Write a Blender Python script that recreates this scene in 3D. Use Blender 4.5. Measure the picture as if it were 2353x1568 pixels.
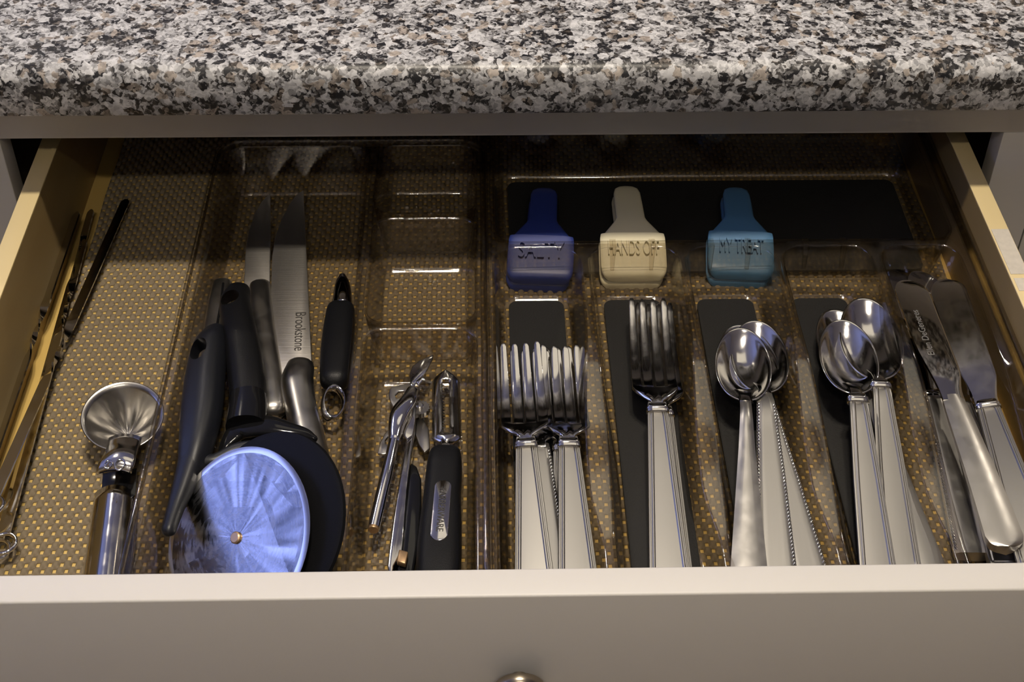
import bpy, bmesh, math, random
import numpy as np
from mathutils import Vector, Matrix
from mathutils.geometry import delaunay_2d_cdt

for o in list(bpy.data.objects):
    bpy.data.objects.remove(o)
scene = bpy.context.scene
COL = scene.collection
random.seed(4)
PI = math.pi

# ------------------------------------------------------------------ camera
F_PX, IW, IH = 3257.6, 2353, 1568
CAM = Vector((-0.015573, -0.401774, 0.571471))
C_R = Vector((0.99975397, -0.02123725, 0.00640099))
C_U = Vector((0.00955833, 0.67290242, 0.7396695))
C_F = Vector((0.02001578, 0.73942634, -0.67293986))
cd = bpy.data.cameras.new('camera')
cam = bpy.data.objects.new('camera', cd)
COL.objects.link(cam)
M = Matrix.Identity(4)
for i in range(3):
    M[i][0] = C_R[i]; M[i][1] = C_U[i]; M[i][2] = -C_F[i]; M[i][3] = CAM[i]
cam.matrix_world = M
cd.sensor_width = 36.0
cd.lens = F_PX / IW * 36.0
cd.clip_start = 0.02
cd.clip_end = 50
scene.camera = cam


def W(px, py, z):
    """the point at height z that the photograph shows at a pixel (world metres)"""
    d = C_F + C_R * ((px - IW / 2) / F_PX) - C_U * ((py - IH / 2) / F_PX)
    return CAM + d * ((z - CAM.z) / d.z)


# ------------------------------------------------------------------ world, exposure
world = bpy.data.worlds.new('world')
scene.world = world
world.use_nodes = True
bg = world.node_tree.nodes['Background']
bg.inputs[0].default_value = (0.35, 0.5, 1.0, 1)
bg.inputs[1].default_value = 0.02
scene.view_settings.view_transform = 'Standard'
scene.view_settings.look = 'None'
scene.view_settings.exposure = 0.0
scene.view_settings.gamma = 1.0
scene.view_settings.use_curve_mapping = False
cy = scene.cycles
cy.max_bounces = 6
cy.diffuse_bounces = 2
cy.glossy_bounces = 3
cy.use_adaptive_sampling = True
cy.adaptive_threshold = 0.07
cy.adaptive_min_samples = 12
cy.transmission_bounces = 6
cy.transparent_max_bounces = 40
cy.caustics_reflective = False
cy.caustics_refractive = False
cy.sample_clamp_indirect = 3.0
cy.use_denoising = True

CEIL_Z, FLOOR_Z = 1.685, -0.755
ROOM_X0, ROOM_X1, ROOM_Y0, ROOM_Y1 = -2.3, 2.7, -2.9, 3.1
WARM = (1.0, 0.89, 0.73)
# the ceiling lamps: x, y, watts
DOWNLIGHTS = [(-0.08, 0.003, 4.8), (0.08, 0.003, 4.8), (-0.22, -1.17, 2.9), (0.22, -1.17, 2.9), (-0.98, 1.60, 4.5), (1.50, 1.60, 4.5)]
FILL_PANEL_W = 1.05
FILL_UP_W = 6.5
WINDOW_E = 1.35


# ------------------------------------------------------------------ materials
def nmat(name):
    m = bpy.data.materials.new(name)
    m.use_nodes = True
    nt = m.node_tree
    return m, nt, nt.nodes, nt.links, nt.nodes['Principled BSDF']


def simple(name, col, rough=0.5, metal=0.0, noise=0.0, nscale=60.0, bump=0.0, bscale=300.0, coat=0.0, aniso=0.0, spec=0.5):
    m, nt, N, L, b = nmat(name)
    b.inputs['Base Color'].default_value = (*col, 1)
    b.inputs['Roughness'].default_value = rough
    b.inputs['Metallic'].default_value = metal
    b.inputs['Specular IOR Level'].default_value = spec
    if coat:
        b.inputs['Coat Weight'].default_value = coat
        b.inputs['Coat Roughness'].default_value = 0.08
    tc = N.new('ShaderNodeTexCoord')
    if noise:
        n = N.new('ShaderNodeTexNoise')
        n.inputs['Scale'].default_value = nscale
        n.inputs['Detail'].default_value = 5
        L.new(tc.outputs['Object'], n.inputs['Vector'])
        mx = N.new('ShaderNodeMix'); mx.data_type = 'RGBA'
        mx.inputs[6].default_value = (*[c * (1 - noise) for c in col], 1)
        mx.inputs[7].default_value = (*[min(1, c * (1 + noise)) for c in col], 1)
        L.new(n.outputs['Fac'], mx.inputs[0])
        L.new(mx.outputs[2], b.inputs['Base Color'])
    if bump:
        n2 = N.new('ShaderNodeTexNoise')
        n2.inputs['Scale'].default_value = bscale
        n2.inputs['Detail'].default_value = 3
        L.new(tc.outputs['Object'], n2.inputs['Vector'])
        bp = N.new('ShaderNodeBump')
        bp.inputs['Strength'].default_value = bump
        bp.inputs['Distance'].default_value = 0.0005
        L.new(n2.outputs['Fac'], bp.inputs['Height'])
        L.new(bp.outputs['Normal'], b.inputs['Normal'])
    return m


def steel(name, col, rough, streak=0.0, sscale=(900, 12, 900), smudge=0.0):
    m, nt, N, L, b = nmat(name)
    b.inputs['Base Color'].default_value = (*col, 1)
    b.inputs['Metallic'].default_value = 1.0
    b.inputs['Roughness'].default_value = rough
    tc = N.new('ShaderNodeTexCoord')
    if streak:
        mp = N.new('ShaderNodeMapping')
        mp.inputs['Scale'].default_value = sscale
        L.new(tc.outputs['Object'], mp.inputs['Vector'])
        n = N.new('ShaderNodeTexNoise')
        n.inputs['Scale'].default_value = 1.0
        n.inputs['Detail'].default_value = 4
        L.new(mp.outputs[0], n.inputs['Vector'])
        bp = N.new('ShaderNodeBump')
        bp.inputs['Strength'].default_value = streak
        bp.inputs['Distance'].default_value = 0.0003
        L.new(n.outputs['Fac'], bp.inputs['Height'])
        L.new(bp.outputs['Normal'], b.inputs['Normal'])
    if smudge:
        n = N.new('ShaderNodeTexNoise')
        n.inputs['Scale'].default_value = 130.0
        n.inputs['Detail'].default_value = 6
        L.new(tc.outputs['Object'], n.inputs['Vector'])
        mr = N.new('ShaderNodeMapRange')
        mr.inputs[1].default_value = 0.4; mr.inputs[2].default_value = 0.7
        mr.inputs[3].default_value = rough; mr.inputs[4].default_value = rough + smudge
        L.new(n.outputs['Fac'], mr.inputs[0])
        L.new(mr.outputs[0], b.inputs['Roughness'])
    return m


def granite():
    m, nt, N, L, b = nmat('granite')
    tc = N.new('ShaderNodeTexCoord')
    dn = N.new('ShaderNodeTexNoise'); dn.inputs['Scale'].default_value = 260; dn.inputs['Detail'].default_value = 4
    L.new(tc.outputs['Object'], dn.inputs['Vector'])
    sb = N.new('ShaderNodeVectorMath'); sb.operation = 'SUBTRACT'; sb.inputs[1].default_value = (.5, .5, .5)
    L.new(dn.outputs['Color'], sb.inputs[0])
    sc = N.new('ShaderNodeVectorMath'); sc.operation = 'SCALE'; sc.inputs['Scale'].default_value = 0.006
    L.new(sb.outputs[0], sc.inputs[0])
    ad = N.new('ShaderNodeVectorMath'); ad.operation = 'ADD'
    L.new(tc.outputs['Object'], ad.inputs[0]); L.new(sc.outputs[0], ad.inputs[1])

    def cells(scale):
        v = N.new('ShaderNodeTexVoronoi'); v.inputs['Scale'].default_value = scale
        L.new(ad.outputs[0], v.inputs['Vector'])
        s = N.new('ShaderNodeSeparateColor'); L.new(v.outputs['Color'], s.inputs[0])
        return s
    a = cells(210); c = cells(520)
    # clusters of one mineral
    cl = N.new('ShaderNodeTexNoise'); cl.inputs['Scale'].default_value = 75; cl.inputs['Detail'].default_value = 3
    L.new(tc.outputs['Object'], cl.inputs['Vector'])
    m1 = N.new('ShaderNodeMath'); m1.operation = 'MULTIPLY'; m1.inputs[1].default_value = 0.40
    L.new(a.outputs[0], m1.inputs[0])
    m2 = N.new('ShaderNodeMath'); m2.operation = 'MULTIPLY_ADD'; m2.inputs[1].default_value = 0.34
    L.new(c.outputs[0], m2.inputs[0]); L.new(m1.outputs[0], m2.inputs[2])
    m3 = N.new('ShaderNodeMath'); m3.operation = 'MULTIPLY_ADD'; m3.inputs[1].default_value = 0.50
    L.new(cl.outputs['Fac'], m3.inputs[0]); L.new(m2.outputs[0], m3.inputs[2])
    r = N.new('ShaderNodeValToRGB')
    e = r.color_ramp.elements
    e[0].position = 0.0; e[0].color = (0.012, 0.012, 0.013, 1)
    e[1].position = 1.0; e[1].color = (0.82, 0.81, 0.80, 1)
    for pos, col in ((0.42, (0.022, 0.022, 0.024)), (0.50, (0.085, 0.078, 0.072)), (0.58, (0.27, 0.268, 0.265)),
                     (0.66, (0.45, 0.445, 0.44)), (0.78, (0.62, 0.615, 0.605))):
        q = e.new(pos); q.color = (*col, 1)
    L.new(m3.outputs[0], r.inputs[0])
    # brownish grains
    gt = N.new('ShaderNodeMath'); gt.operation = 'GREATER_THAN'; gt.inputs[1].default_value = 0.86
    L.new(a.outputs[1], gt.inputs[0])
    g2 = N.new('ShaderNodeMath'); g2.operation = 'MULTIPLY'; g2.inputs[1].default_value = 0.7
    L.new(gt.outputs[0], g2.inputs[0])
    mx = N.new('ShaderNodeMix'); mx.data_type = 'RGBA'; mx.blend_type = 'MULTIPLY'
    mx.inputs[7].default_value = (0.62, 0.50, 0.38, 1)
    L.new(g2.outputs[0], mx.inputs[0]); L.new(r.outputs[0], mx.inputs[6])
    L.new(mx.outputs[2], b.inputs['Base Color'])
    b.inputs['Roughness'].default_value = 0.36
    b.inputs['Specular IOR Level'].default_value = 0.4
    return m


def wood(name, c1, c2, axis='Y'):
    m, nt, N, L, b = nmat(name)
    tc = N.new('ShaderNodeTexCoord')
    mp = N.new('ShaderNodeMapping')
    mp.inputs['Scale'].default_value = (60, 4, 60) if axis == 'Y' else (4, 60, 60)
    L.new(tc.outputs['Object'], mp.inputs['Vector'])
    n = N.new('ShaderNodeTexNoise'); n.inputs['Scale'].default_value = 1.0; n.inputs['Detail'].default_value = 6
    n.inputs['Distortion'].default_value = 0.4
    L.new(mp.outputs[0], n.inputs['Vector'])
    mx = N.new('ShaderNodeMix'); mx.data_type = 'RGBA'
    mx.inputs[6].default_value = (*c1, 1); mx.inputs[7].default_value = (*c2, 1)
    L.new(n.outputs['Fac'], mx.inputs[0]); L.new(mx.outputs[2], b.inputs['Base Color'])
    b.inputs['Roughness'].default_value = 0.42
    return m


def acrylic(name, tint, pebble=False):
    """clear thin plastic: see-through with a Fresnel reflection on each face"""
    m = bpy.data.materials.new(name); m.use_nodes = True
    nt = m.node_tree; N = nt.nodes; L = nt.links
    for n in list(N): N.remove(n)
    out = N.new('ShaderNodeOutputMaterial')
    tr = N.new('ShaderNodeBsdfTransparent'); tr.inputs[0].default_value = (*tint, 1)
    gl = N.new('ShaderNodeBsdfGlossy'); gl.inputs['Roughness'].default_value = 0.07
    gl.inputs['Color'].default_value = (1, 1, 1, 1)
    geo = N.new('ShaderNodeNewGeometry')
    dp = N.new('ShaderNodeVectorMath'); dp.operation = 'DOT_PRODUCT'
    L.new(geo.outputs['Incoming'], dp.inputs[0]); L.new(geo.outputs['Normal'], dp.inputs[1])
    ab = N.new('ShaderNodeMath'); ab.operation = 'ABSOLUTE'; L.new(dp.outputs['Value'], ab.inputs[0])
    om = N.new('ShaderNodeMath'); om.operation = 'SUBTRACT'; om.inputs[0].default_value = 1.0; L.new(ab.outputs[0], om.inputs[1])
    pw = N.new('ShaderNodeMath'); pw.operation = 'POWER'; pw.inputs[1].default_value = 5.0; L.new(om.outputs[0], pw.inputs[0])
    fr = N.new('ShaderNodeMath'); fr.operation = 'MULTIPLY_ADD'; fr.inputs[1].default_value = 0.75; fr.inputs[2].default_value = 0.075
    L.new(pw.outputs[0], fr.inputs[0])
    p3 = N.new('ShaderNodeMath'); p3.operation = 'POWER'; p3.inputs[1].default_value = 3.0; L.new(om.outputs[0], p3.inputs[0])
    tm = N.new('ShaderNodeMix'); tm.data_type = 'RGBA'
    tm.inputs[6].default_value = (*tint, 1); tm.inputs[7].default_value = (0.26, 0.23, 0.19, 1)
    L.new(p3.outputs[0], tm.inputs[0]); L.new(tm.outputs[2], tr.inputs[0])
    mx = N.new('ShaderNodeMixShader')
    L.new(fr.outputs[0], mx.inputs[0]); L.new(tr.outputs[0], mx.inputs[1]); L.new(gl.outputs[0], mx.inputs[2])
    if pebble:
        tc = N.new('ShaderNodeTexCoord')
        v = N.new('ShaderNodeTexVoronoi'); v.inputs['Scale'].default_value = 330
        L.new(tc.outputs['Object'], v.inputs['Vector'])
        bp = N.new('ShaderNodeBump'); bp.inputs['Strength'].default_value = 0.55; bp.inputs['Distance'].default_value = 0.0012
        bp.invert = True
        L.new(v.outputs['Distance'], bp.inputs['Height']); L.new(bp.outputs[0], gl.inputs['Normal'])
        gl.inputs['Roughness'].default_value = 0.07
    L.new(mx.outputs[0], out.inputs[0])
    return m


def disc_steel():
    """steel disc with swirling scratches round its hub and dried water marks"""
    m, nt, N, L, b = nmat('scratched_steel')
    tc = N.new('ShaderNodeTexCoord')
    sp = N.new('ShaderNodeSeparateXYZ'); L.new(tc.outputs['Object'], sp.inputs[0])
    at = N.new('ShaderNodeMath'); at.operation = 'ARCTAN2'; L.new(sp.outputs[1], at.inputs[0]); L.new(sp.outputs[0], at.inputs[1])
    ln = N.new('ShaderNodeVectorMath'); ln.operation = 'LENGTH'; L.new(tc.outputs['Object'], ln.inputs[0])
    r1 = N.new('ShaderNodeMath'); r1.operation = 'MULTIPLY'; r1.inputs[1].default_value = 480; L.new(ln.outputs['Value'], r1.inputs[0])
    a1 = N.new('ShaderNodeMath'); a1.operation = 'MULTIPLY'; a1.inputs[1].default_value = 4; L.new(at.outputs[0], a1.inputs[0])
    cb_ = N.new('ShaderNodeCombineXYZ'); L.new(r1.outputs[0], cb_.inputs[0]); L.new(a1.outputs[0], cb_.inputs[1])
    n = N.new('ShaderNodeTexNoise'); n.inputs['Scale'].default_value = 1.0; n.inputs['Detail'].default_value = 5; n.inputs['Distortion'].default_value = 0.6
    L.new(cb_.outputs[0], n.inputs['Vector'])
    n2 = N.new('ShaderNodeTexNoise'); n2.inputs['Scale'].default_value = 70; n2.inputs['Detail'].default_value = 3
    L.new(tc.outputs['Object'], n2.inputs['Vector'])
    ml = N.new('ShaderNodeMath'); ml.operation = 'MULTIPLY'; L.new(n.outputs['Fac'], ml.inputs[0]); L.new(n2.outputs['Fac'], ml.inputs[1])
    mr = N.new('ShaderNodeMapRange'); mr.inputs[1].default_value = 0.20; mr.inputs[2].default_value = 0.32
    L.new(ml.outputs[0], mr.inputs[0])
    cm = N.new('ShaderNodeMix'); cm.data_type = 'RGBA'
    cm.inputs[6].default_value = (0.24, 0.24, 0.25, 1); cm.inputs[7].default_value = (0.56, 0.56, 0.57, 1)
    L.new(mr.outputs[0], cm.inputs[0]); L.new(cm.outputs[2], b.inputs['Base Color'])
    rr = N.new('ShaderNodeMapRange'); rr.inputs[3].default_value = 0.18; rr.inputs[4].default_value = 0.42
    L.new(mr.outputs[0], rr.inputs[0]); L.new(rr.outputs[0], b.inputs['Roughness'])
    b.inputs['Metallic'].default_value = 1.0
    return m


def emit(name, col, s):
    m = bpy.data.materials.new(name); m.use_nodes = True
    N = m.node_tree.nodes; L = m.node_tree.links
    for n in list(N): N.remove(n)
    out = N.new('ShaderNodeOutputMaterial'); e = N.new('ShaderNodeEmission')
    e.inputs[0].default_value = (*col, 1); e.inputs[1].default_value = s
    L.new(e.outputs[0], out.inputs[0])
    return m


MT = dict(
    granite=granite(),
    white=simple('white_paint', (0.74, 0.71, 0.66), 0.45, noise=0.03, nscale=8),
    wood=wood('shade_toned_maple', (0.37, 0.255, 0.10), (0.47, 0.335, 0.145)),  # darker tone holds the shade of the grazing-lit inner walls
    edge=wood('lit_maple_edge', (0.80, 0.62, 0.30), (0.93, 0.77, 0.44)),  # paler tone holds the brightness of the lit rim
    ply=wood('maple_plywood', (0.70, 0.47, 0.13), (0.80, 0.57, 0.20)),
    tape=simple('tape_residue', (0.70, 0.64, 0.54), 0.8, noise=0.15, nscale=300),
    foam=simple('liner_foam', (0.235, 0.185, 0.12), 0.8, noise=0.12, nscale=500),
    acrylic=acrylic('clear_acrylic', (0.945, 0.925, 0.890)),
    pebble=acrylic('pebbled_acrylic', (0.945, 0.925, 0.890), True),
    rubber=simple('black_rubber', (0.022, 0.021, 0.020), 0.7, spec=0.25, bump=0.5, bscale=900),
    polish=steel('polished_steel', (0.78, 0.76, 0.73), 0.09, smudge=0.10),
    satin=steel('satin_steel', (0.55, 0.53, 0.50), 0.28, smudge=0.08),
    brushed=steel('brushed_steel', (0.74, 0.70, 0.65), 0.40, streak=0.25, sscale=(30, 1500, 30)),
    handle=steel('handle_steel', (0.43, 0.415, 0.39), 0.36, streak=0.06, sscale=(600, 20, 600)),
    scoop=steel('spun_steel', (0.50, 0.48, 0.45), 0.26),
    dullsteel=steel('dull_steel', (0.42, 0.40, 0.38), 0.28),
    disc=disc_steel(),
    discedge=steel('ground_edge', (0.80, 0.79, 0.78), 0.16),
    chrome=steel('chrome', (0.82, 0.81, 0.80), 0.05),
    copper=simple('copper', (0.55, 0.36, 0.20), 0.4, 0.8),
    blackp=simple('black_plastic', (0.005, 0.005, 0.006), 0.5, spec=0.15, bump=0.15, bscale=1500),
    guardp=simple('guard_plastic', (0.007, 0.008, 0.012), 0.42, spec=0.65, bump=0.12, bscale=1800),
    softblack=simple('soft_black_grip', (0.006, 0.006, 0.007), 0.42, spec=0.28, bump=0.2, bscale=1800),
    gloss=simple('glossy_black', (0.008, 0.008, 0.009), 0.10),
    navy=simple('navy_plastic', (0.028, 0.048, 0.24), 0.4),
    cream=simple('cream_plastic', (0.82, 0.75, 0.53), 0.42),
    teal=simple('blue_plastic', (0.085, 0.21, 0.38), 0.4),
    ink=simple('etched_ink', (0.05, 0.045, 0.04), 0.6),
    etch=simple('etched_grey', (0.30, 0.29, 0.28), 0.55, 0.6),
    knob=steel('brushed_nickel', (0.42, 0.36, 0.28), 0.25),
    ceil=simple('ceiling_paint', (0.76, 0.76, 0.77), 0.8, noise=0.02, nscale=3),
    wall=simple('wall_paint', (0.58, 0.55, 0.50), 0.7, noise=0.03, nscale=3),
    floor=wood('floor_boards', (0.46, 0.37, 0.26), (0.54, 0.45, 0.33)),
    lens=emit('lamp_lens', WARM, 9.0),
    lens2=emit('fill_panel_lens', WARM, 0.3),
    panel=emit('panel_lens', (1.0, 0.86, 0.66), 0.9),
    sky=emit('daylight_pane', (0.66, 0.84, 2.10), WINDOW_E),
    darkwall=simple('dark_wall_paint', (0.10, 0.09, 0.08), 0.6, noise=0.03, nscale=3),
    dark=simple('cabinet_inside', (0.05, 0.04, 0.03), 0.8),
)


# ------------------------------------------------------------------ mesh helpers
def link(name, me, mat=None, parent=None, smooth=None, mats=None):
    o = bpy.data.objects.new(name, me)
    COL.objects.link(o)
    for m in (mats or ([mat] if mat else [])):
        me.materials.append(MT[m] if isinstance(m, str) else m)
    if parent is not None:
        o.parent = parent
    if smooth is not None:
        me.shade_smooth()
        me.set_sharp_from_angle(angle=math.radians(smooth))
    return o


def pydata(name, v, f, mat=None, parent=None, smooth=40, fix=True, mats=None):
    me = bpy.data.meshes.new(name)
    me.from_pydata([tuple(p) for p in v], [], f)
    if fix:
        bm = bmesh.new(); bm.from_mesh(me)
        bmesh.ops.remove_doubles(bm, verts=bm.verts, dist=1e-6)
        bmesh.ops.recalc_face_normals(bm, faces=bm.faces)
        bm.to_mesh(me); bm.free()
    return link(name, me, mat, parent, smooth, mats)


def tag(o, label=None, cat=None, group=None, kind=None):
    if label: o['label'] = label
    if cat: o['category'] = cat
    if group: o['group'] = group
    if kind: o['kind'] = kind
    return o


def empty(name, loc=(0, 0, 0), mat=None):
    o = bpy.data.objects.new(name, None)
    COL.objects.link(o)
    o.empty_display_size = 0.02
    if mat is not None: o.matrix_world = mat
    else: o.location = loc
    return o


def mod(o, kind, **kw):
    m = o.modifiers.new(kind.lower(), kind)
    for k, v in kw.items(): setattr(m, k, v)
    return m


def box(name, lo, hi, mat, parent=None, bevel=0.0):
    x0, y0, z0 = lo; x1, y1, z1 = hi
    bm = bmesh.new()
    bmesh.ops.create_cube(bm, size=1)
    for v in bm.verts:
        v.co = Vector((x0 + (v.co.x + .5) * (x1 - x0), y0 + (v.co.y + .5) * (y1 - y0), z0 + (v.co.z + .5) * (z1 - z0)))
    if bevel:
        bmesh.ops.bevel(bm, geom=bm.edges[:], offset=bevel, segments=3, profile=0.5, affect='EDGES')
    me = bpy.data.meshes.new(name); bm.to_mesh(me); bm.free()
    return link(name, me, mat, parent, 40)


def loft(name, rings, mat, parent=None, cap=True, smooth=50, closed=True):
    n = len(rings[0]); v = [p for r in rings for p in r]; f = []
    for i in range(len(rings) - 1):
        for j in range(n if closed else n - 1):
            k = (j + 1) % n
            f.append((i * n + j, i * n + k, (i + 1) * n + k, (i + 1) * n + j))
    if cap and closed:
        f.append(tuple(range(n))[::-1]); f.append(tuple((len(rings) - 1) * n + j for j in range(n)))
    return pydata(name, v, f, mat, parent, smooth)


def se_ring(c, ax, az, hw, hz, n=24, e=0.8):
    """superellipse ring round c in the plane of ax, az"""
    out = []
    for i in range(n):
        a = 2 * PI * i / n
        ca, sa = math.cos(a), math.sin(a)
        x = hw * math.copysign(abs(ca) ** e, ca); z = hz * math.copysign(abs(sa) ** e, sa)
        out.append(c + ax * x + az * z)
    return out


def smooth_path(pts, n):
    """Catmull-Rom through rows of numbers"""
    P = np.array(pts, float); k = len(P)
    P = np.vstack([2 * P[0] - P[1], P, 2 * P[-1] - P[-2]])
    out = []
    for i in range(n):
        t = i / (n - 1) * (k - 1); s = min(int(t), k - 2); u = t - s
        a, b, c, d = P[s], P[s + 1], P[s + 2], P[s + 3]
        out.append(0.5 * ((2 * b) + (-a + c) * u + (2 * a - 5 * b + 4 * c - d) * u * u + (-a + 3 * b - 3 * c + d) * u ** 3))
    return out


def sweep(name, rows, mat, parent=None, n=28, seg=24, e=0.85, up=(0, 0, 1), round_ends=True, smooth=50, off=None):
    """rows: x y z half-width half-height; a smooth swept bar"""
    S = smooth_path(rows, n)
    P = [Vector(s[:3]) for s in S]
    if off is not None: P = [p - off for p in P]
    rings = []
    for i, s in enumerate(S):
        t = (P[min(i + 1, n - 1)] - P[max(i - 1, 0)]).normalized()
        ax = t.cross(Vector(up)).normalized(); az = ax.cross(t).normalized()
        rings.append(se_ring(P[i], ax, az, max(s[3], 1e-4), max(s[4], 1e-4), seg, e))
        if round_ends and i in (0, n - 1):
            sg = -1 if i == 0 else 1
            extra = []
            for q in (0.35, 0.65, 0.88, 0.98):
                r = math.sqrt(1 - q * q)
                d = t * (sg * q * min(s[3], s[4]) * 1.0)
                extra.append(se_ring(P[i] + d, ax, az, s[3] * r, s[4] * r, seg, e))
            if i == 0: rings = extra[::-1] + rings
            else: rings += extra
    return loft(name, rings, mat, parent, True, smooth)


def inside(p, poly):
    c = False; n = len(poly)
    for i in range(n):
        a, b = poly[i], poly[(i + 1) % n]
        if (a[1] > p[1]) != (b[1] > p[1]) and p[0] < (b[0] - a[0]) * (p[1] - a[1]) / (b[1] - a[1]) + a[0]: c = not c
    return c


def outside_holes(vv, ff, holes):
    out = []
    for t in ff:
        c = (sum(vv[i].x for i in t) / len(t), sum(vv[i].y for i in t) / len(t))
        if not any(inside(c, h) for h in holes): out.append(tuple(t))
    return out


def plate(name, pts, thick, mat, parent=None, bevel=0.0004, down=True, smooth=35, off=None, holes=()):
    """a flat piece with an outline (3D points, roughly coplanar) and real thickness, optional holes"""
    P = [Vector(p) - (off or Vector()) for p in pts]
    H = [[Vector(p) - (off or Vector()) for p in h] for h in holes]
    nrm = Vector((0, 0, 0))
    for i in range(len(P)):
        nrm += P[i].cross(P[(i + 1) % len(P)]) if False else (P[i] - P[0]).cross(P[(i + 1) % len(P)] - P[0])
    nrm.normalize()
    if nrm.z < 0: nrm = -nrm
    allp = P + [p for h in H for p in h]
    ed = []; s = 0
    for lp in [P] + H:
        k = len(lp); ed += [(s + i, s + (i + 1) % k) for i in range(k)]; s += k
    bu = nrm.orthogonal().normalized(); bv = nrm.cross(bu)
    c2 = [Vector((p.dot(bu), p.dot(bv))) for p in allp]
    if H:
        vv, _, ff, ov, _, _ = delaunay_2d_cdt(c2, ed, [], 1, 1e-9)
        zs = [allp[o[0]].dot(nrm) if o else allp[0].dot(nrm) for o in ov]
        top = [bu * v.x + bv * v.y + nrm * z for v, z in zip(vv, zs)]
        faces = outside_holes(vv, ff, [[(p.dot(bu), p.dot(bv)) for p in h] for h in H])
    else:
        top = allp; faces = [tuple(range(len(P)))]
    o = pydata(name, top, faces, mat, parent, None, True)
    bm = bmesh.new(); bm.from_mesh(o.data)
    for f in bm.faces:
        if f.normal.dot(nrm) < 0: f.normal_flip()
    bm.to_mesh(o.data); bm.free()
    mod(o, 'SOLIDIFY', thickness=thick, offset=-1)
    if bevel: mod(o, 'BEVEL', width=bevel, segments=2, limit_method='ANGLE', angle_limit=math.radians(50))
    o.data.shade_smooth(); o.data.set_sharp_from_angle(angle=math.radians(smooth))
    return o


def ellipse2(c, ax, ay, a, b, n=24, t0=0, t1=2 * PI):
    return [c + ax * (a * math.cos(t0 + (t1 - t0) * i / n)) + ay * (b * math.sin(t0 + (t1 - t0) * i / n)) for i in range(n)]


def lathe(name, prof, mat, parent=None, n=40, mtx=None, smooth=40):
    """prof: (radius, height) pairs round local z"""
    rings = [[Vector((max(r, 1e-5) * math.cos(2 * PI * j / n), max(r, 1e-5) * math.sin(2 * PI * j / n), h)) for j in range(n)] for r, h in prof]
    if mtx is not None: rings = [[mtx @ p for p in r] for r in rings]
    return loft(name, rings, mat, parent, True, smooth)


def drill(o, centre, ax, ay, az, a, b, depth=.03):
    """cut an oval hole through a closed mesh (coordinates in the mesh's own space)"""
    rings = [[centre + ax * (a * math.cos(2 * PI * j / 28)) + ay * (b * math.sin(2 * PI * j / 28)) + az * h for j in range(28)] for h in (-depth, depth)]
    c = loft('cutter', rings, None, None, True, None)
    bpy.context.view_layer.update()
    c.matrix_world = o.matrix_world.copy()
    mats = list(o.data.materials)
    m = mod(o, 'BOOLEAN', object=c, operation='DIFFERENCE', solver='EXACT')
    bpy.context.view_layer.update()
    me = bpy.data.meshes.new_from_object(o.evaluated_get(bpy.context.evaluated_depsgraph_get()))
    o.modifiers.clear()
    old = o.data; o.data = me
    me.materials.clear()
    for q in mats: me.materials.append(q)
    bpy.data.objects.remove(c); bpy.data.meshes.remove(old)
    me.shade_smooth(); me.set_sharp_from_angle(angle=math.radians(45))


def lettering(name, text, size, mat, mtx, parent, depth=0.00012, sx=1.0):
    cu = bpy.data.curves.new(name, 'FONT')
    cu.body = text; cu.size = size; cu.extrude = depth; cu.align_x = 'CENTER'; cu.align_y = 'CENTER'
    t = bpy.data.objects.new(name, cu); COL.objects.link(t)
    bpy.context.view_layer.update()
    me = bpy.data.meshes.new_from_object(t.evaluated_get(bpy.context.evaluated_depsgraph_get()))
    bpy.data.objects.remove(t); bpy.data.curves.remove(cu)
    for v in me.vertices: v.co.x *= sx
    me.transform(mtx)
    me.materials.clear()
    me.name = name
    return link(name, me, mat, parent)


def frame(origin, ydir, up=Vector((0, 0, 1)), roll=0.0):
    y = Vector(ydir).normalized(); x = y.cross(up).normalized(); z = x.cross(y)
    m = Matrix.Identity(4)
    for i in range(3):
        m[i][0] = x[i]; m[i][1] = y[i]; m[i][2] = z[i]; m[i][3] = origin[i]
    return m @ Matrix.Rotation(roll, 4, 'Y')


# ------------------------------------------------------------------ the room round the drawer
def struct(o, kind='structure'):
    o['kind'] = kind
    return o


struct(box('floor', (ROOM_X0, ROOM_Y0, FLOOR_Z - .05), (ROOM_X1, ROOM_Y1, FLOOR_Z), 'floor'))
struct(box('ceiling', (ROOM_X0, ROOM_Y0, CEIL_Z), (ROOM_X1, ROOM_Y1, CEIL_Z + .05), 'ceil'))
struct(box('wall_back', (ROOM_X0, ROOM_Y1, FLOOR_Z), (ROOM_X1, ROOM_Y1 + .1, CEIL_Z), 'darkwall'))
struct(box('wall_front', (ROOM_X0, ROOM_Y0 - .1, FLOOR_Z), (ROOM_X1, ROOM_Y0, CEIL_Z), 'wall'))
struct(box('wall_right', (ROOM_X1, ROOM_Y0, FLOOR_Z), (ROOM_X1 + .1, ROOM_Y1, CEIL_Z), 'wall'))
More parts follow.
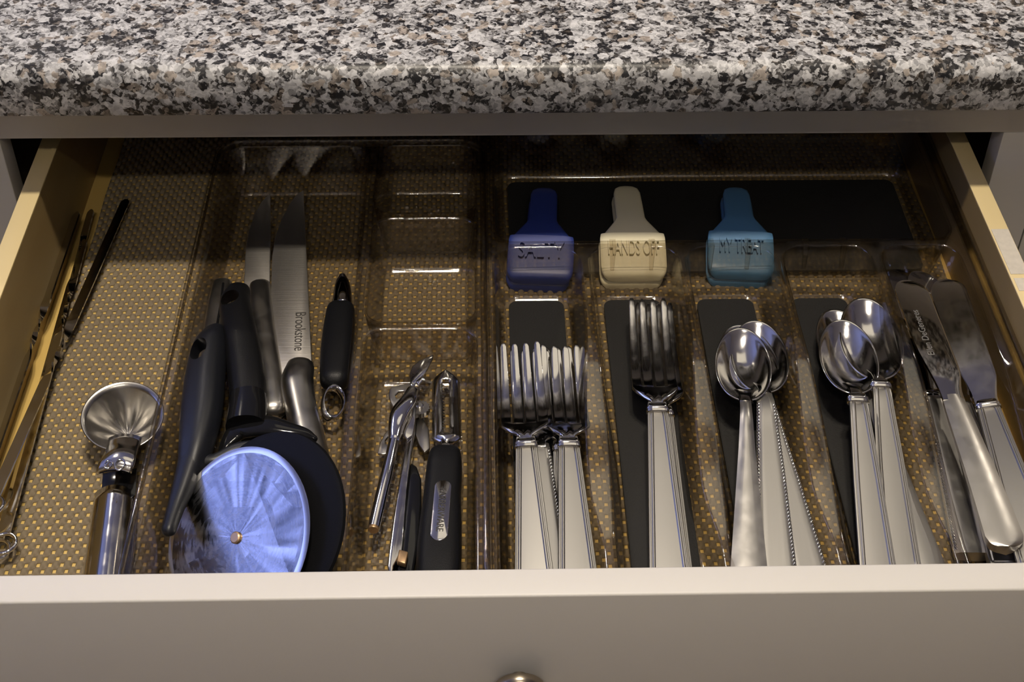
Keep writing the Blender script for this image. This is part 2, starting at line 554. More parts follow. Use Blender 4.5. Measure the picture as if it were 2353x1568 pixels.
# left wall with a window opening
WINDOWS = [(-0.55, 0.75, 0.40, 1.38), (0.95, 2.60, 0.10, 1.36)]
wl = empty('wall_left', (ROOM_X0, 0, FLOOR_Z)); struct(wl)
ycuts = [ROOM_Y0, WINDOWS[0][0], WINDOWS[0][1], WINDOWS[1][0], WINDOWS[1][1], ROOM_Y1]
for k in range(5):
    spans = [(FLOOR_Z, CEIL_Z)] if k % 2 == 0 else [(FLOOR_Z, WINDOWS[k // 2][2]), (WINDOWS[k // 2][3], CEIL_Z)]
    for a, b in spans:
        box('wall_panel', (-.1, ycuts[k], a - FLOOR_Z), (0, ycuts[k + 1], b - FLOOR_Z), 'wall', wl)
for k, (WY0, WY1, WZ0, WZ1) in enumerate(WINDOWS):
    win = empty('window_%d' % (k + 1), (ROOM_X0 - .05, 0, 0)); struct(win)
    box('pane', (-.01, WY0 + .03, WZ0 + .03), (0, (WY0 + WY1) / 2 - .015, WZ1 - .03), 'sky', win)
    box('pane', (-.01, (WY0 + WY1) / 2 + .015, WZ0 + .03), (0, WY1 - .03, WZ1 - .03), 'sky', win)
    for a, b in (((WY0, WZ0), (WY0 + .03, WZ1)), ((WY1 - .03, WZ0), (WY1, WZ1)), ((WY0 + .03, WZ0), (WY1 - .03, WZ0 + .03)),
                 ((WY0 + .03, WZ1 - .03), (WY1 - .03, WZ1)), (((WY0 + WY1) / 2 - .015, WZ0 + .03), ((WY0 + WY1) / 2 + .015, WZ1 - .03))):
        box('window_frame', (-.03, a[0], a[1]), (.02, b[0], b[1]), 'white', win)


def downlight(x, y, watts, label):
    root = empty('ceiling_downlight', (x, y, CEIL_Z))
    tag(root, label, 'ceiling lamp', 'recessed ceiling lamps')
    lathe('trim_ring', [(.062, 0), (.080, 0), (.080, -.006), (.074, -.009), (.062, -.009), (.060, -.004)], 'white', root, 40)
    lathe('lens', [(.0, -.002), (.059, -.002), (.059, -.004), (0, -.004)], 'lens', root, 32)
    ld = bpy.data.lights.new('lamp_light', 'AREA'); ld.shape = 'DISK'; ld.size = 0.10
    ld.energy = watts; ld.color = WARM; ld.spread = math.radians(130)
    lo = bpy.data.objects.new('lamp_light', ld); COL.objects.link(lo)
    lo.parent = root; lo.location = (0, 0, -.008)


for (x, y, w), lb in zip(DOWNLIGHTS, ('round recessed ceiling lamp over the drawer, left of the pair', 'round recessed ceiling lamp over the drawer, right of the pair',
                                      'round recessed ceiling lamp behind the camera on the left', 'round recessed ceiling lamp behind the camera on the right',
                                      'round recessed ceiling lamp far across the counter on the left', 'round recessed ceiling lamp far across the counter on the right')):
    downlight(x, y, w, lb)

tf_ = empty('ceiling_fill_panel', (0.38, 0.94, CEIL_Z))  # unseen fill panel, added to brighten the cutlery handles
tag(tf_, 'long flat fill light added above the countertop', 'ceiling lamp')
box('housing', (-.60, -.33, -.03), (.60, .33, 0), 'white', tf_, .004)
box('diffuser', (-.575, -.305, -.034), (.575, .305, -.03), 'lens2', tf_)
ld = bpy.data.lights.new('fill_panel_light', 'AREA'); ld.shape = 'RECTANGLE'; ld.size = 1.15; ld.size_y = .61
ld.energy = FILL_PANEL_W; ld.color = WARM
lo = bpy.data.objects.new('fill_panel_light', ld); COL.objects.link(lo); lo.parent = tf_; lo.location = (0, 0, -.036)

fl = empty('fill_uplight', (0.1, -2.45, FLOOR_Z)); tag(fl, 'unseen uplighter added behind the camera for fill light', 'fill light')  # unseen lamp added to raise the ambient light
lathe('base', [(.0, 0), (.14, 0), (.14, .015), (.03, .03), (0, .03)], 'dullsteel', fl)
lathe('pole', [(.012, .03), (.012, 1.50)], 'dullsteel', fl, 20)
lathe('shade', [(.012, 1.49), (.06, 1.50), (.14, 1.56), (.17, 1.62), (.165, 1.62), (.13, 1.565), (.05, 1.51), (0, 1.505)], 'white', fl)
ld = bpy.data.lights.new('lamp_light', 'AREA'); ld.shape = 'DISK'; ld.size = 0.12; ld.energy = FILL_UP_W; ld.color = WARM
lo = bpy.data.objects.new('lamp_light', ld); COL.objects.link(lo); lo.parent = fl; lo.location = (0, 0, 1.53); lo.rotation_euler = (PI, 0, 0)

pf = empty('louvred_ceiling_light', (1.06, 2.00, CEIL_Z))
tag(pf, 'rectangular louvred ceiling light across the counter', 'ceiling lamp')
box('housing', (-.12, -.10, -.012), (.12, .10, 0), 'white', pf)
box('diffuser', (-.11, -.09, -.016), (.11, .09, -.012), 'panel', pf)
for k in range(5):
    yy = -.08 + k * .04
    box('louvre_blade', (-.115, yy - .003, -.030), (.115, yy + .003, -.017), 'white', pf)

# ------------------------------------------------------------------ cabinet and countertop
FY = 0.3172           # front of the face frame
ST = 0.0178           # its thickness
RZ = 0.0855           # underside of the top rail
CB = 0.1255           # underside of the counter
OX0, OX1 = -0.3059, 0.3031
cab = empty('kitchen_cabinet', (0, FY, FLOOR_Z + .1))
tag(cab, 'white painted cabinet face frame around the open drawer', 'cabinet')


def cbox(nm, lo, hi, mat, bevel=.0006):
    off = Vector((0, FY, FLOOR_Z + .1))
    return box(nm, Vector(lo) - off, Vector(hi) - off, mat, cab, bevel)


cbox('rail', (OX0 - .20, FY, RZ), (OX1 + .031, FY + ST, CB), 'white')
cbox('stile', (OX0 - .20, FY, -.62), (OX0, FY + ST, RZ - .0002), 'white')
cbox('stile', (OX1, FY, -.62), (OX1 + .031, FY + ST, RZ - .0002), 'white')
cbox('rail', (OX0, FY, -.14), (OX1, FY + ST, -.10), 'white')
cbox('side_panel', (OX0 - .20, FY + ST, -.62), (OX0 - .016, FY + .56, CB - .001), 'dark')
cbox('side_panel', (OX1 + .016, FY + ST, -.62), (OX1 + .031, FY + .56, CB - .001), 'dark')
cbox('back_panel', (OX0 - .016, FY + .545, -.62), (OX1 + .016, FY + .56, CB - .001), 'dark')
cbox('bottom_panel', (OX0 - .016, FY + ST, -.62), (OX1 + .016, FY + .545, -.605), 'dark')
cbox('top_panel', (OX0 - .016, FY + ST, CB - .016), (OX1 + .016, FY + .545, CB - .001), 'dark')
nb = empty('neighbouring_cabinet', (OX1 + .166, FY, FLOOR_Z + .1)); tag(nb, 'white cabinet side strip past the seam at the far right edge', 'cabinet')
off = nb.location.copy()
box('stile', Vector((OX1 + .032, FY, -.62)) - off, Vector((OX1 + .30, FY + ST, CB)) - off, 'white', nb, .0006)
box('carcass', Vector((OX1 + .032, FY + ST, -.62)) - off, Vector((OX1 + .30, FY + .56, CB - .001)) - off, 'dark', nb)

# counter: a long slab with an eased front edge
CY, CT, RR = 0.2792, 0.1560, 0.0095
prof = [(CY + .66, CB), (CY + .002, CB), (CY + .0006, CB + .0006), (CY, CB + .002)]
for i in range(9):
    a = PI - i / 8 * PI / 2
    prof.append((CY + RR + RR * math.cos(a), CT - RR + RR * math.sin(a)))
prof.append((CY + .66, CT))
ct_x0, ct_x1 = -1.35, 1.35
o = loft('granite_countertop', [[Vector((x, y, z)) for y, z in prof] for x in (ct_x0, ct_x1)], 'granite', None, True, 30)
tag(o, 'speckled black, grey and white granite countertop with an eased edge', 'countertop')

# ------------------------------------------------------------------ drawer
HW, RIM, DT = 0.28, 0.0649, 0.0115
DBACK = 0.53
drw = empty('drawer', (0, 0, -.012))
tag(drw, 'open wooden kitchen drawer with a white painted front', 'drawer')
OFF = Vector((0, 0, -.012))


def dbox(nm, lo, hi, mat, bevel=.0008, par=None):
    return box(nm, Vector(lo) - OFF, Vector(hi) - OFF, mat, par or drw, bevel)


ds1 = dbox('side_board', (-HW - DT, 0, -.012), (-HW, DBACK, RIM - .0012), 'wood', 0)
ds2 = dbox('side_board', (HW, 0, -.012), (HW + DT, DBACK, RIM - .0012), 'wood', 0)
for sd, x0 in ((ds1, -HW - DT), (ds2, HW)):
    dbox('lit_rim_strip', (x0, 0, RIM - .0012), (x0 + DT, DBACK, RIM), 'edge', .0004, sd)  # thin strip added so the rim stays bright above the darkened boards
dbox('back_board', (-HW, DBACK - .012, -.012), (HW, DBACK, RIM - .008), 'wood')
dbox('bottom_board', (-HW, 0, -.006), (HW, DBACK - .012, 0), 'ply', 0)
dfr = dbox('drawer_front', (-.345, -.0155, -.115), (.345, 0, RIM + .003), 'white', .0012)
# tape residue on the right rim
r = tag(dbox('tape_residue', (HW + .0009, .2065, RIM - .0002), (HW + DT - .0006, .2475, RIM + .00035), 'tape', 0), 'pale torn tape residue')
r2 = dbox('tape_residue', (HW + .0015, .192, RIM - .0002), (HW + DT - .0004, .203, RIM + .0003), 'tape', 0)
# knob
kb = empty('knob', (0, 0, 0)); kb.parent = drw; kb.location = Vector((-.0004, -.0155, .0065)) - OFF
kb.rotation_euler = (PI / 2, 0, 0)
lathe('stem', [(.0042, 0), (.0042, .007)], 'knob', kb)
lathe('knob_cap', [(.0045, .0045), (.010, .0050), (.0122, .0062), (.0128, .0080), (.0118, .0110), (.0085, .0138), (.004, .0150), (0, .0152)], 'knob', kb)

# woven foam liner: bumps and open holes in a checker weave
cw, cl = 0.00300, 0.00415
lx0, lx1, ly0, ly1 = -.2685, .2785, .003, .510
nx, ny = int((lx1 - lx0) / cw), int((ly1 - ly0) / cl)
S = 5
gx, gy = nx * S + 1, ny * S + 1
ii, jj = np.meshgrid(np.arange(gx), np.arange(gy), indexing='ij')
u = (ii % S) / S; v = (jj % S) / S
rng = np.random.default_rng(3)
wob = 0.0006 * np.sin(np.arange(gy) * .05 + 1)[None, :] + 0.0005 * np.sin(np.arange(gy) * .017)[None, :]
X = lx0 + ii * cw / S + wob; Y = ly0 + jj * cl / S + 0.0006 * np.sin(ii * .021)


# bump height from the nearest bump centres (checker cells where (i+j) even), oversize so that corners join
fx, fy = ii / S, jj / S
Z = np.zeros_like(X)
for di in (-1, 0, 1):
    for dj in (-1, 0, 1):
        a = np.floor(fx) + di; b = np.floor(fy) + dj
        ok = ((a + b) % 2 == 0)
        du = np.abs(fx - a - .5) / .59; dv = np.abs(fy - b - .5) / .59
        h = np.where(ok & (du < 1) & (dv < 1), np.sqrt(np.clip(1 - du ** 2.6, 0, 1)) * np.sqrt(np.clip(1 - dv ** 2.6, 0, 1)), 0)
        Z = np.maximum(Z, h)
Z = 0.0005 + 0.0018 * Z
V = np.stack([X, Y, Z], -1).reshape(-1, 3)
fi, fj = np.meshgrid(np.arange(gx - 1), np.arange(gy - 1), indexing='ij')
hole = (((fi // S + fj // S) % 2) == 1) & np.isin(fi % S, (1, 2, 3)) & np.isin(fj % S, (1, 2, 3))
# the loose outer edge of the mat
keep = ~hole
a = (fi * gy + fj)[keep]; Fq = np.stack([a, a + gy, a + gy + 1, a + 1], -1)
me = bpy.data.meshes.new('drawer_liner')
me.vertices.add(len(V)); me.vertices.foreach_set('co', V.ravel())
me.loops.add(Fq.size); me.loops.foreach_set('vertex_index', Fq.ravel().astype(np.int32))
me.polygons.add(len(Fq)); me.polygons.foreach_set('loop_start', (np.arange(len(Fq)) * 4).astype(np.int32))
me.update(calc_edges=True); me.validate()
lin = link('drawer_liner', me, 'foam'); me.shade_smooth()
tag(lin, 'tan woven non-slip foam liner covering the drawer bottom', 'drawer liner')

# ------------------------------------------------------------------ clear trays
T0 = 0.0025      # underside of the tray floors (on the liner)
TF = 0.0044      # tray floor


def rrect(x0, x1, y0, y1, r, nc=8, ns=10):
    pts = []
    for cx, cyy, a0 in ((x1 - r, y0 + r, -PI / 2), (x1 - r, y1 - r, 0), (x0 + r, y1 - r, PI / 2), (x0 + r, y0 + r, PI)):
        for i in range(nc + 1):
            a = a0 + PI / 2 * i / nc
            pts.append((cx + r * math.cos(a), cyy + r * math.sin(a)))
    out = []
    for i in range(len(pts)):
        p, q = pts[i], pts[(i + 1) % len(pts)]
        out.append(p)
        d = math.hypot(q[0] - p[0], q[1] - p[1])
        k = max(1, int(d / .009))
        for s in range(1, k):
            out.append((p[0] + (q[0] - p[0]) * s / k, p[1] + (q[1] - p[1]) * s / k))
    return out


def slot_outline(xl, xr, y0, y1, r0, r1):
    """slot with curved sides: xl(y), xr(y)"""
    pts = []
    for i in range(9):                                  # front right
        a = -PI / 2 + PI / 2 * i / 8
        pts.append((xr(y0 + r0) - r0 + r0 * math.cos(a), y0 + r0 + r0 * math.sin(a)))
    n = 34
    for i in range(1, n):
        y = y0 + r0 + (y1 - r1 - y0 - r0) * i / n
        pts.append((xr(y), y))
    for i in range(9):
        a = PI / 2 * i / 8
        pts.append((xr(y1 - r1) - r1 + r1 * math.cos(a), y1 - r1 + r1 * math.sin(a)))
    for i in range(1, 5):
        x = xr(y1 - r1) - r1 + (xl(y1 - r1) + r1 - xr(y1 - r1) + r1) * i / 5
        pts.append((x, y1))
    for i in range(9):
        a = PI / 2 + PI / 2 * i / 8
        pts.append((xl(y1 - r1) + r1 + r1 * math.cos(a), y1 - r1 + r1 * math.sin(a)))
    for i in range(1, n):
        y = y1 - r1 + (y0 + r0 - y1 + r1) * i / n
        pts.append((xl(y), y))
    for i in range(9):
        a = PI + PI / 2 * i / 8
        pts.append((xl(y0 + r0) + r0 + r0 * math.cos(a), y0 + r0 + r0 * math.sin(a)))
    return pts


def inset(pts, d):
    n = len(pts); out = []
    for i in range(n):
        p0, p, p1 = pts[i - 1], pts[i], pts[(i + 1) % n]
        e1 = (p[0] - p0[0], p[1] - p0[1]); e2 = (p1[0] - p[0], p1[1] - p[1])
        l1 = math.hypot(*e1) or 1e-9; l2 = math.hypot(*e2) or 1e-9
        nx_, ny_ = -(e1[1] / l1 + e2[1] / l2), (e1[0] / l1 + e2[0] / l2)
        l = math.hypot(nx_, ny_) or 1e-9
        out.append((p[0] + nx_ / l * d, p[1] + ny_ / l * d))
    return out


def tray_mesh(name, outer, comps, ztop, lip, parent, draft=0.0042, outer_lip_h=0.0, lipw=0.004):
    v, f, fm = [], [], []

    def add(loop):
        s = len(v); v.extend(loop); return s

    def bridge(a, b, n, m=0):
        for j in range(n):
            k = (j + 1) % n
            f.append((a + j, a + k, b + k, b + j)); fm.append(m)
    # plate with holes
    loops2 = [outer] + [inset(c, -.0016) for c in comps]
    c2, ed = [], []
    for lp in loops2:
        s = len(c2); k = len(lp)
        c2 += [Vector(p) for p in lp]; ed += [(s + i, s + (i + 1) % k) for i in range(k)]
    vv, _, ff, _, _, _ = delaunay_2d_cdt(c2, ed, [], 1, 1e-7)
    s = add([(p.x, p.y, ztop(p.x, p.y)) for p in vv])
    for t in outside_holes(vv, ff, loops2[1:]):
        f.append(tuple(s + i for i in t)); fm.append(0)
    # compartments
    for c in comps:
        n = len(c)
        zt = [ztop(*p) for p in c]
        prev = add([(p[0], p[1], ztop(p[0], p[1])) for p in inset(c, -.0016)])
        steps = []
        for a in (22, 45, 67, 90):                                  # rounded top edge
            steps.append((-.0016 + .0016 * math.sin(math.radians(a)), 'top', .0016 * (1 - math.cos(math.radians(a)))))
        for q in (.35, .7):
            steps.append((draft * q, 'mix', q))
        for a in (0, 30, 60, 90):
            r = .0035
            steps.append((draft + r * (1 - math.cos(math.radians(a))), 'bot', r * (1 - math.sin(math.radians(a)))))
        for d, kind, q in steps:
            ring = []
            for p, z in zip(inset(c, d), zt):
                if kind == 'top': zz = z - q
                elif kind == 'bot': zz = TF + q
                else: zz = (z - .0016) * (1 - q) + (TF + .0035) * q
                ring.append((p[0], p[1], zz))
            cur = add(ring); bridge(prev, cur, n); prev = cur
        f.append(tuple(prev + j for j in range(n))); fm.append(1)
    # outer lip
    n = len(outer)
    prev = add([(p[0], p[1], ztop(*p)) for p in outer])
    for d, dz in lip:
        cur = add([(p[0], p[1], ztop(*q) + dz) for p, q in zip(inset(outer, -d), outer)])
        bridge(prev, cur, n); prev = cur
    me = bpy.data.meshes.new(name)
    me.from_pydata(v, [], f)
    me.polygons.foreach_set('material_index', fm)
    bm = bmesh.new(); bm.from_mesh(me)
    bmesh.ops.remove_doubles(bm, verts=bm.verts, dist=1e-5)
    bmesh.ops.recalc_face_normals(bm, faces=bm.faces)
    up = sum(1 if fc.normal.z > 0 else -1 for fc in bm.faces if len(fc.verts) > 20)
    if up < 0: bmesh.ops.reverse_faces(bm, faces=bm.faces)
    bm.to_mesh(me); bm.free()
    o = link(name, me, None, parent, 42, ['acrylic', 'pebble'])
    mod(o, 'SOLIDIFY', thickness=.0017, offset=-1)
    return o


def sstep(a, b, x):
    t = min(1, max(0, (x - a) / (b - a))); return t * t * (3 - 2 * t)


# narrow tray on the left: one long bay and a column of three
H1 = 0.0415
t1 = tray_mesh('utensil_tray', rrect(-.1855, -.0165, .0075, .3765, .014),
               [rrect(-.1815, -.0895, .0105, .3725, .012), rrect(-.0815, -.0205, .3005, .3725, .010),
                rrect(-.0815, -.0205, .1985, .2930, .010), rrect(-.0815, -.0205, .0105, .1910, .010)],
               lambda x, y: H1, [(.0016 - .0016 * math.cos(a), .0016 * math.sin(a)) for a in np.linspace(.3, PI, 8)] + [(.0033, -.005)], None)
tag(t1, 'clear plastic tray holding the knives, pizza wheel and can opener', 'utensil tray')

# wide cutlery tray on the right: a back bay and five slots
H2 = 0.040


def div_z(x, y):
    return H2 - 0.021 * sstep(.185, .055, y)


def ztop2(x, y):
    edge = min(x + .0105, .2740 - x)
    e = sstep(.004, .0, edge)
    return div_z(x, y) * (1 - e) + H2 * e if y > .02 else H2


SL = [(-.0085, .0420), (.0485, .1010), (.1065, .1580), (.1640, .2165), (.2235, .2700)]
slots = []
for k, (a, b) in enumerate(SL):
    def xl(y, a=a, k=k):
        if k == 0: return a
        return a + .0022 * sstep(.20, .11, y) - .0008 * sstep(.085, .05, y)

    def xr(y, b=b, k=k):
        if k == 4: return b
        return b - .0045 * sstep(.215, .115, y) + .0055 * sstep(.092, .050, y)
    slots.append(slot_outline(xl, xr, .0105, .2655, .0105, .0125))
t2o = tray_mesh('tray_body', rrect(-.0120, .2745, .0070, .3950, .014),
                [rrect(-.0075, .2710, .2725, .3905, .012)] + slots, ztop2,
                [(.0010, .0055)] + [(.0010 + .0020 - .0020 * math.cos(a), .0060 + .0018 * math.sin(a)) for a in np.linspace(0, PI, 9)] + [(.0052, -.004)], None, draft=.0050)
t2 = empty('cutlery_tray', (.13, .2, T0)); tag(t2, 'clear plastic cutlery tray with five slots and a back bay', 'cutlery tray')
t2o.parent = t2; t2o.location = -Vector(t2.location)
for (px, sy) in ((1407, 1), (1497, 1), (1632, 1), (1718, 1), (1850, 1), (1937, 1)):
    c = W(px, 556, H2)
    rib = loft('hook_rib', [[Vector((c.x + sx * w, .2655 - dy + q * .0016, z)) for sx, q in ((-1, 0), (1, 0), (1, 1), (-1, 1))]
                            for w, dy, z in ((.0019, -.004, H2 + .0015), (.0019, .0015, H2 + .0015), (.0016, .0022, H2 - .004), (.0011, .0045, H2 - .015))],
               'acrylic', t2, True, 40)
    rib.location = -Vector(t2.location)

# dark rubber inserts on the tray floors
IT = TF + .0022


def insert(x0, x1, y0, y1, label, xs=None):
    cx, cyy = (x0 + x1) / 2, (y0 + y1) / 2
    top = rrect(x0 - cx, x1 - cx, y0 - cyy, y1 - cyy, .006)
    o = loft('rubber_insert', [[Vector((p[0], p[1], 0)) for p in top], [Vector((p[0], p[1], .0015)) for p in top],
                               [Vector((p[0], p[1], .0019)) for p in inset(top, .0005)]], 'rubber', None, True, 40)
    o.location = (cx, cyy, TF + .0002)
    tag(o, label, 'rubber insert', 'rubber inserts in the cutlery tray')


insert(.0015, .2625, .2830, .3790, 'long black rubber mat in the back bay under the bag clips')
insert(.0000, .0335, .0210, .2560, 'dark rubber strip under the leftmost bunch of forks')
insert(.0580, .0930, .0210, .2560, 'dark rubber strip under the pair of large forks')
insert(.1150, .1495, .0210, .2560, 'dark rubber strip under the small teaspoons')
insert(.1730, .2070, .0210, .2560, 'dark rubber strip under the big soup spoons')


# ------------------------------------------------------------------ cutlery
def ridge(d):
    """height of a framed handle's border against distance from its edge"""
    xs = [0, .0003, .0010, .0013, .0016, .0023, .0027, .0034, .0060, .02]
    hs = [-.0004, .0004, .0005, .0000, .0000, .0004, .0004, -.0001, .0000, .0002]
    return float(np.interp(d, xs, hs))


def prof_interp(keys, y):
    S_ = smooth_path(keys, 41)
    return float(np.interp(y, [s[0] for s in S_], [s[1] for s in S_]))


def handle_mesh(name, L0, L1, wkeys, zkeys, parent, style, mat, thick=.0032):
    """handle from y=L0 (free end) to y=L1 (neck)"""
    ys = [L0, L0 + .0003, L0 + .0010, L0 + .0013, L0 + .0016, L0 + .0023, L0 + .0027, L0 + .0034]
    n = 26
    ys += [L0 + .0034 + (L1 - L0 - .0034) * i / n for i in range(1, n + 1)]
    rings = []
    for y in ys:
        w = float(np.interp(y, [k[0] for k in wkeys], [k[1] for k in wkeys])); zc = prof_interp(zkeys, y)
        dend = y - L0
        if style == 'plain':      # rounded free end
            q = min(1, dend / (w * .7))
            w = w * math.sqrt(max(.02, 1 - (1 - q) ** 2))
        ds = [0, .0003, .0010, .0013, .0016, .0023, .0027, .0034, w * .6 if w > .0057 else .0035, w]
        ds = [min(d, w) for d in ds]
        top = []
        for d in ds:
            x = -(w - d)
            if style == 'frame': h = ridge(min(d, max(dend, 0)))
            elif style == 'rope': h = -.0006 + .0010 * min(1, d / .003)
            else: h = -.0009 + .0012 * math.sin(min(1, d / max(w, 1e-5)) * PI / 2)
            top.append((x, h))
        prof_ = top + [(-x, h) for x, h in top[-2::-1]]
        th = thick * (1 - .35 * (y - L0) / (L1 - L0))
        bot = [(w * .93, -th), (0, -th * 1.15), (-w * .93, -th)]
        rings.append([Vector((x, y, zc + h)) for x, h in prof_ + bot])
    return loft(name, rings, mat, parent, True, 28)


def rope(name, L0, L1, wkeys, zkeys, parent, mat='polish', pitch=.0021):
    """twisted border along both edges of a handle"""
    v, f = [], []
    n = int((L1 - L0) / pitch)
    for sx in (-1, 1):
        for i in range(n):
            y = L0 + (i + .5) * pitch
            w = float(np.interp(y, [k[0] for k in wkeys], [k[1] for k in wkeys])); z = prof_interp(zkeys, y)
            c = Vector((sx * (w - .0009), y, z + .0001))
            d = Vector((.55 * sx, 1, 0)).normalized(); q = Vector((d.y, -d.x, 0))
            s = len(v)
            for a in range(5):
                t = -1 + a * .5; r = math.sqrt(max(0.06, 1 - t * t))
                for b in range(6):
                    an = 2 * PI * b / 6
                    v.append(c + d * (t * .00135) + q * (r * .00062 * math.cos(an)) + Vector((0, 0, r * .00065 * math.sin(an))))
            for a in range(4):
                for b in range(6):
                    f.append((s + a * 6 + b, s + a * 6 + (b + 1) % 6, s + a * 6 + 6 + (b + 1) % 6, s + a * 6 + 6 + b))
            f.append(tuple(s + b for b in range(6))); f.append(tuple(s + 24 + b for b in range(6)))
    o = pydata(name, v, f, mat, parent, 60, False)
    o['kind'] = 'stuff'
    return o


def collar(parent, y, w, z, mat='polish'):
    rings = []
    for dy, k, t in ((-.0040, .92, .0018), (-.0036, 1.10, .0025), (-.0022, 1.12, .0026), (-.0017, .98, .0021), (-.0012, 1.06, .0024),
                     (0, 1.06, .0024), (.0006, .92, .0020), (.0024, .86, .0018)):
        rings.append(se_ring(Vector((0, y + dy, z - .0012)), Vector((1, 0, 0)), Vector((0, 0, 1)), w * k, t, 20, .7))
    return loft('collar', rings, mat, parent, True, 35)


def tip_frame(tip, other, L, roll=0.0, sag=True):
    """root frame of a piece of cutlery whose tip is at one point and whose axis passes another"""
    d = (Vector(tip) - Vector(other)).normalized()
    return frame(Vector(tip) - d * L, d, roll=roll)


def fork(label, tip, other, L, style, group, roll=0.0, hw=.0128):
    root = empty('fork', mat=tip_frame(tip, other, L, roll))
    tag(root, label, 'fork', group)
    yn = .575 * L; yr = .648 * L
    zk = [(0, 0.0), (.25 * L, .0034), (.5 * L, .0068), (yn, .0070), (.61 * L, .0050), (yr, .0022), (.70 * L, -.0010), (.77 * L, -.0026), (.84 * L, -.0029), (.92 * L, -.0020), (L, .0004)]
    wk = [(0, .0105), (.03 * L, .0103), (.3 * L, .0078), (yn - .006, .0056), (yn, .0050)]
    handle_mesh('handle', 0, yn, wk, zk, root, style, 'handle')
    if style == 'rope': rope('rope_border', .002, yn - .004, wk, zk, root)
    if style == 'frame': collar(root, yn - .004, .0056, prof_interp(zk, yn - .004) + .0010)
    # head: palm, then four flat tines
    v, f = [], []
    cols = 8
    tw, gp = .0056, .0012
    tot = 4 * tw + 3 * gp
    xr = []
    for k in range(4):
        xr += [-tot / 2 + k * (tw + gp), -tot / 2 + k * (tw + gp) + tw]
    sc = hw * 2 / tot
    NP = 12
    for r in range(NP + 1):
        y = yn - .004 + (yr - yn + .004) * r / NP
        q = min(1, max(0, (y - yn) / (.90 * (yr - yn))))
        k = .27 + .73 * math.sin(PI / 2 * q) ** 1.25
        z0 = prof_interp(zk, y)
        m_ = sstep(.5, 1.0, r / NP)
        for c in range(cols):
            x = ((c / 7 - .5) * 2 * hw * (1 - m_) + xr[c] * sc * m_) * k
            fl = .0005 * math.cos(c * PI) * math.sin(PI * min(1, q / .8)) if q < .8 else 0
            v.append(Vector((x, y, z0 + .0016 * k * (c / 3.5 - 1) ** 2 + fl)))
    for r in range(NP):
        for c in range(cols - 1):
            a = r * cols + c
            f.append((a, a + 1, a + cols + 1, a + cols))
    base = NP * cols
    for k in range(4):
        prev = (base + 2 * k, base + 2 * k + 1)
        cx0 = (xr[2 * k] + xr[2 * k + 1]) / 2 * sc
        for t in (.04, .12, .22, .34, .46, .58, .70, .81, .90, .96, .99, 1.0):
            y = yr + (L - yr) * t
            z0 = prof_interp(zk, y); xx = cx0 * (1 - .05 * t)
            q = (1 - .34 * t) * (1 if t < .95 else math.sqrt(max(.10, 1 - ((t - .95) / .052) ** 2)))
            s = len(v)
            for sg in (-1, 1):
                v.append(Vector((xx + sg * tw * sc / 2 * q, y, z0 + .0016 * (cx0 / hw) ** 2)))
            f.append((prev[0], prev[1], s + 1, s)); prev = (s, s + 1)
    o = pydata('tines', v, f, 'polish', root, None)
    bm = bmesh.new(); bm.from_mesh(o.data)
    if sum(fc.normal.z for fc in bm.faces) < 0: bmesh.ops.reverse_faces(bm, faces=bm.faces)
    bm.to_mesh(o.data); bm.free()
    mod(o, 'SOLIDIFY', thickness=.0018, offset=0)
    mod(o, 'BEVEL', width=.00035, segments=2, limit_method='ANGLE', angle_limit=math.radians(50))
    o.data.shade_smooth(); o.data.set_sharp_from_angle(angle=math.radians(60))
    return root


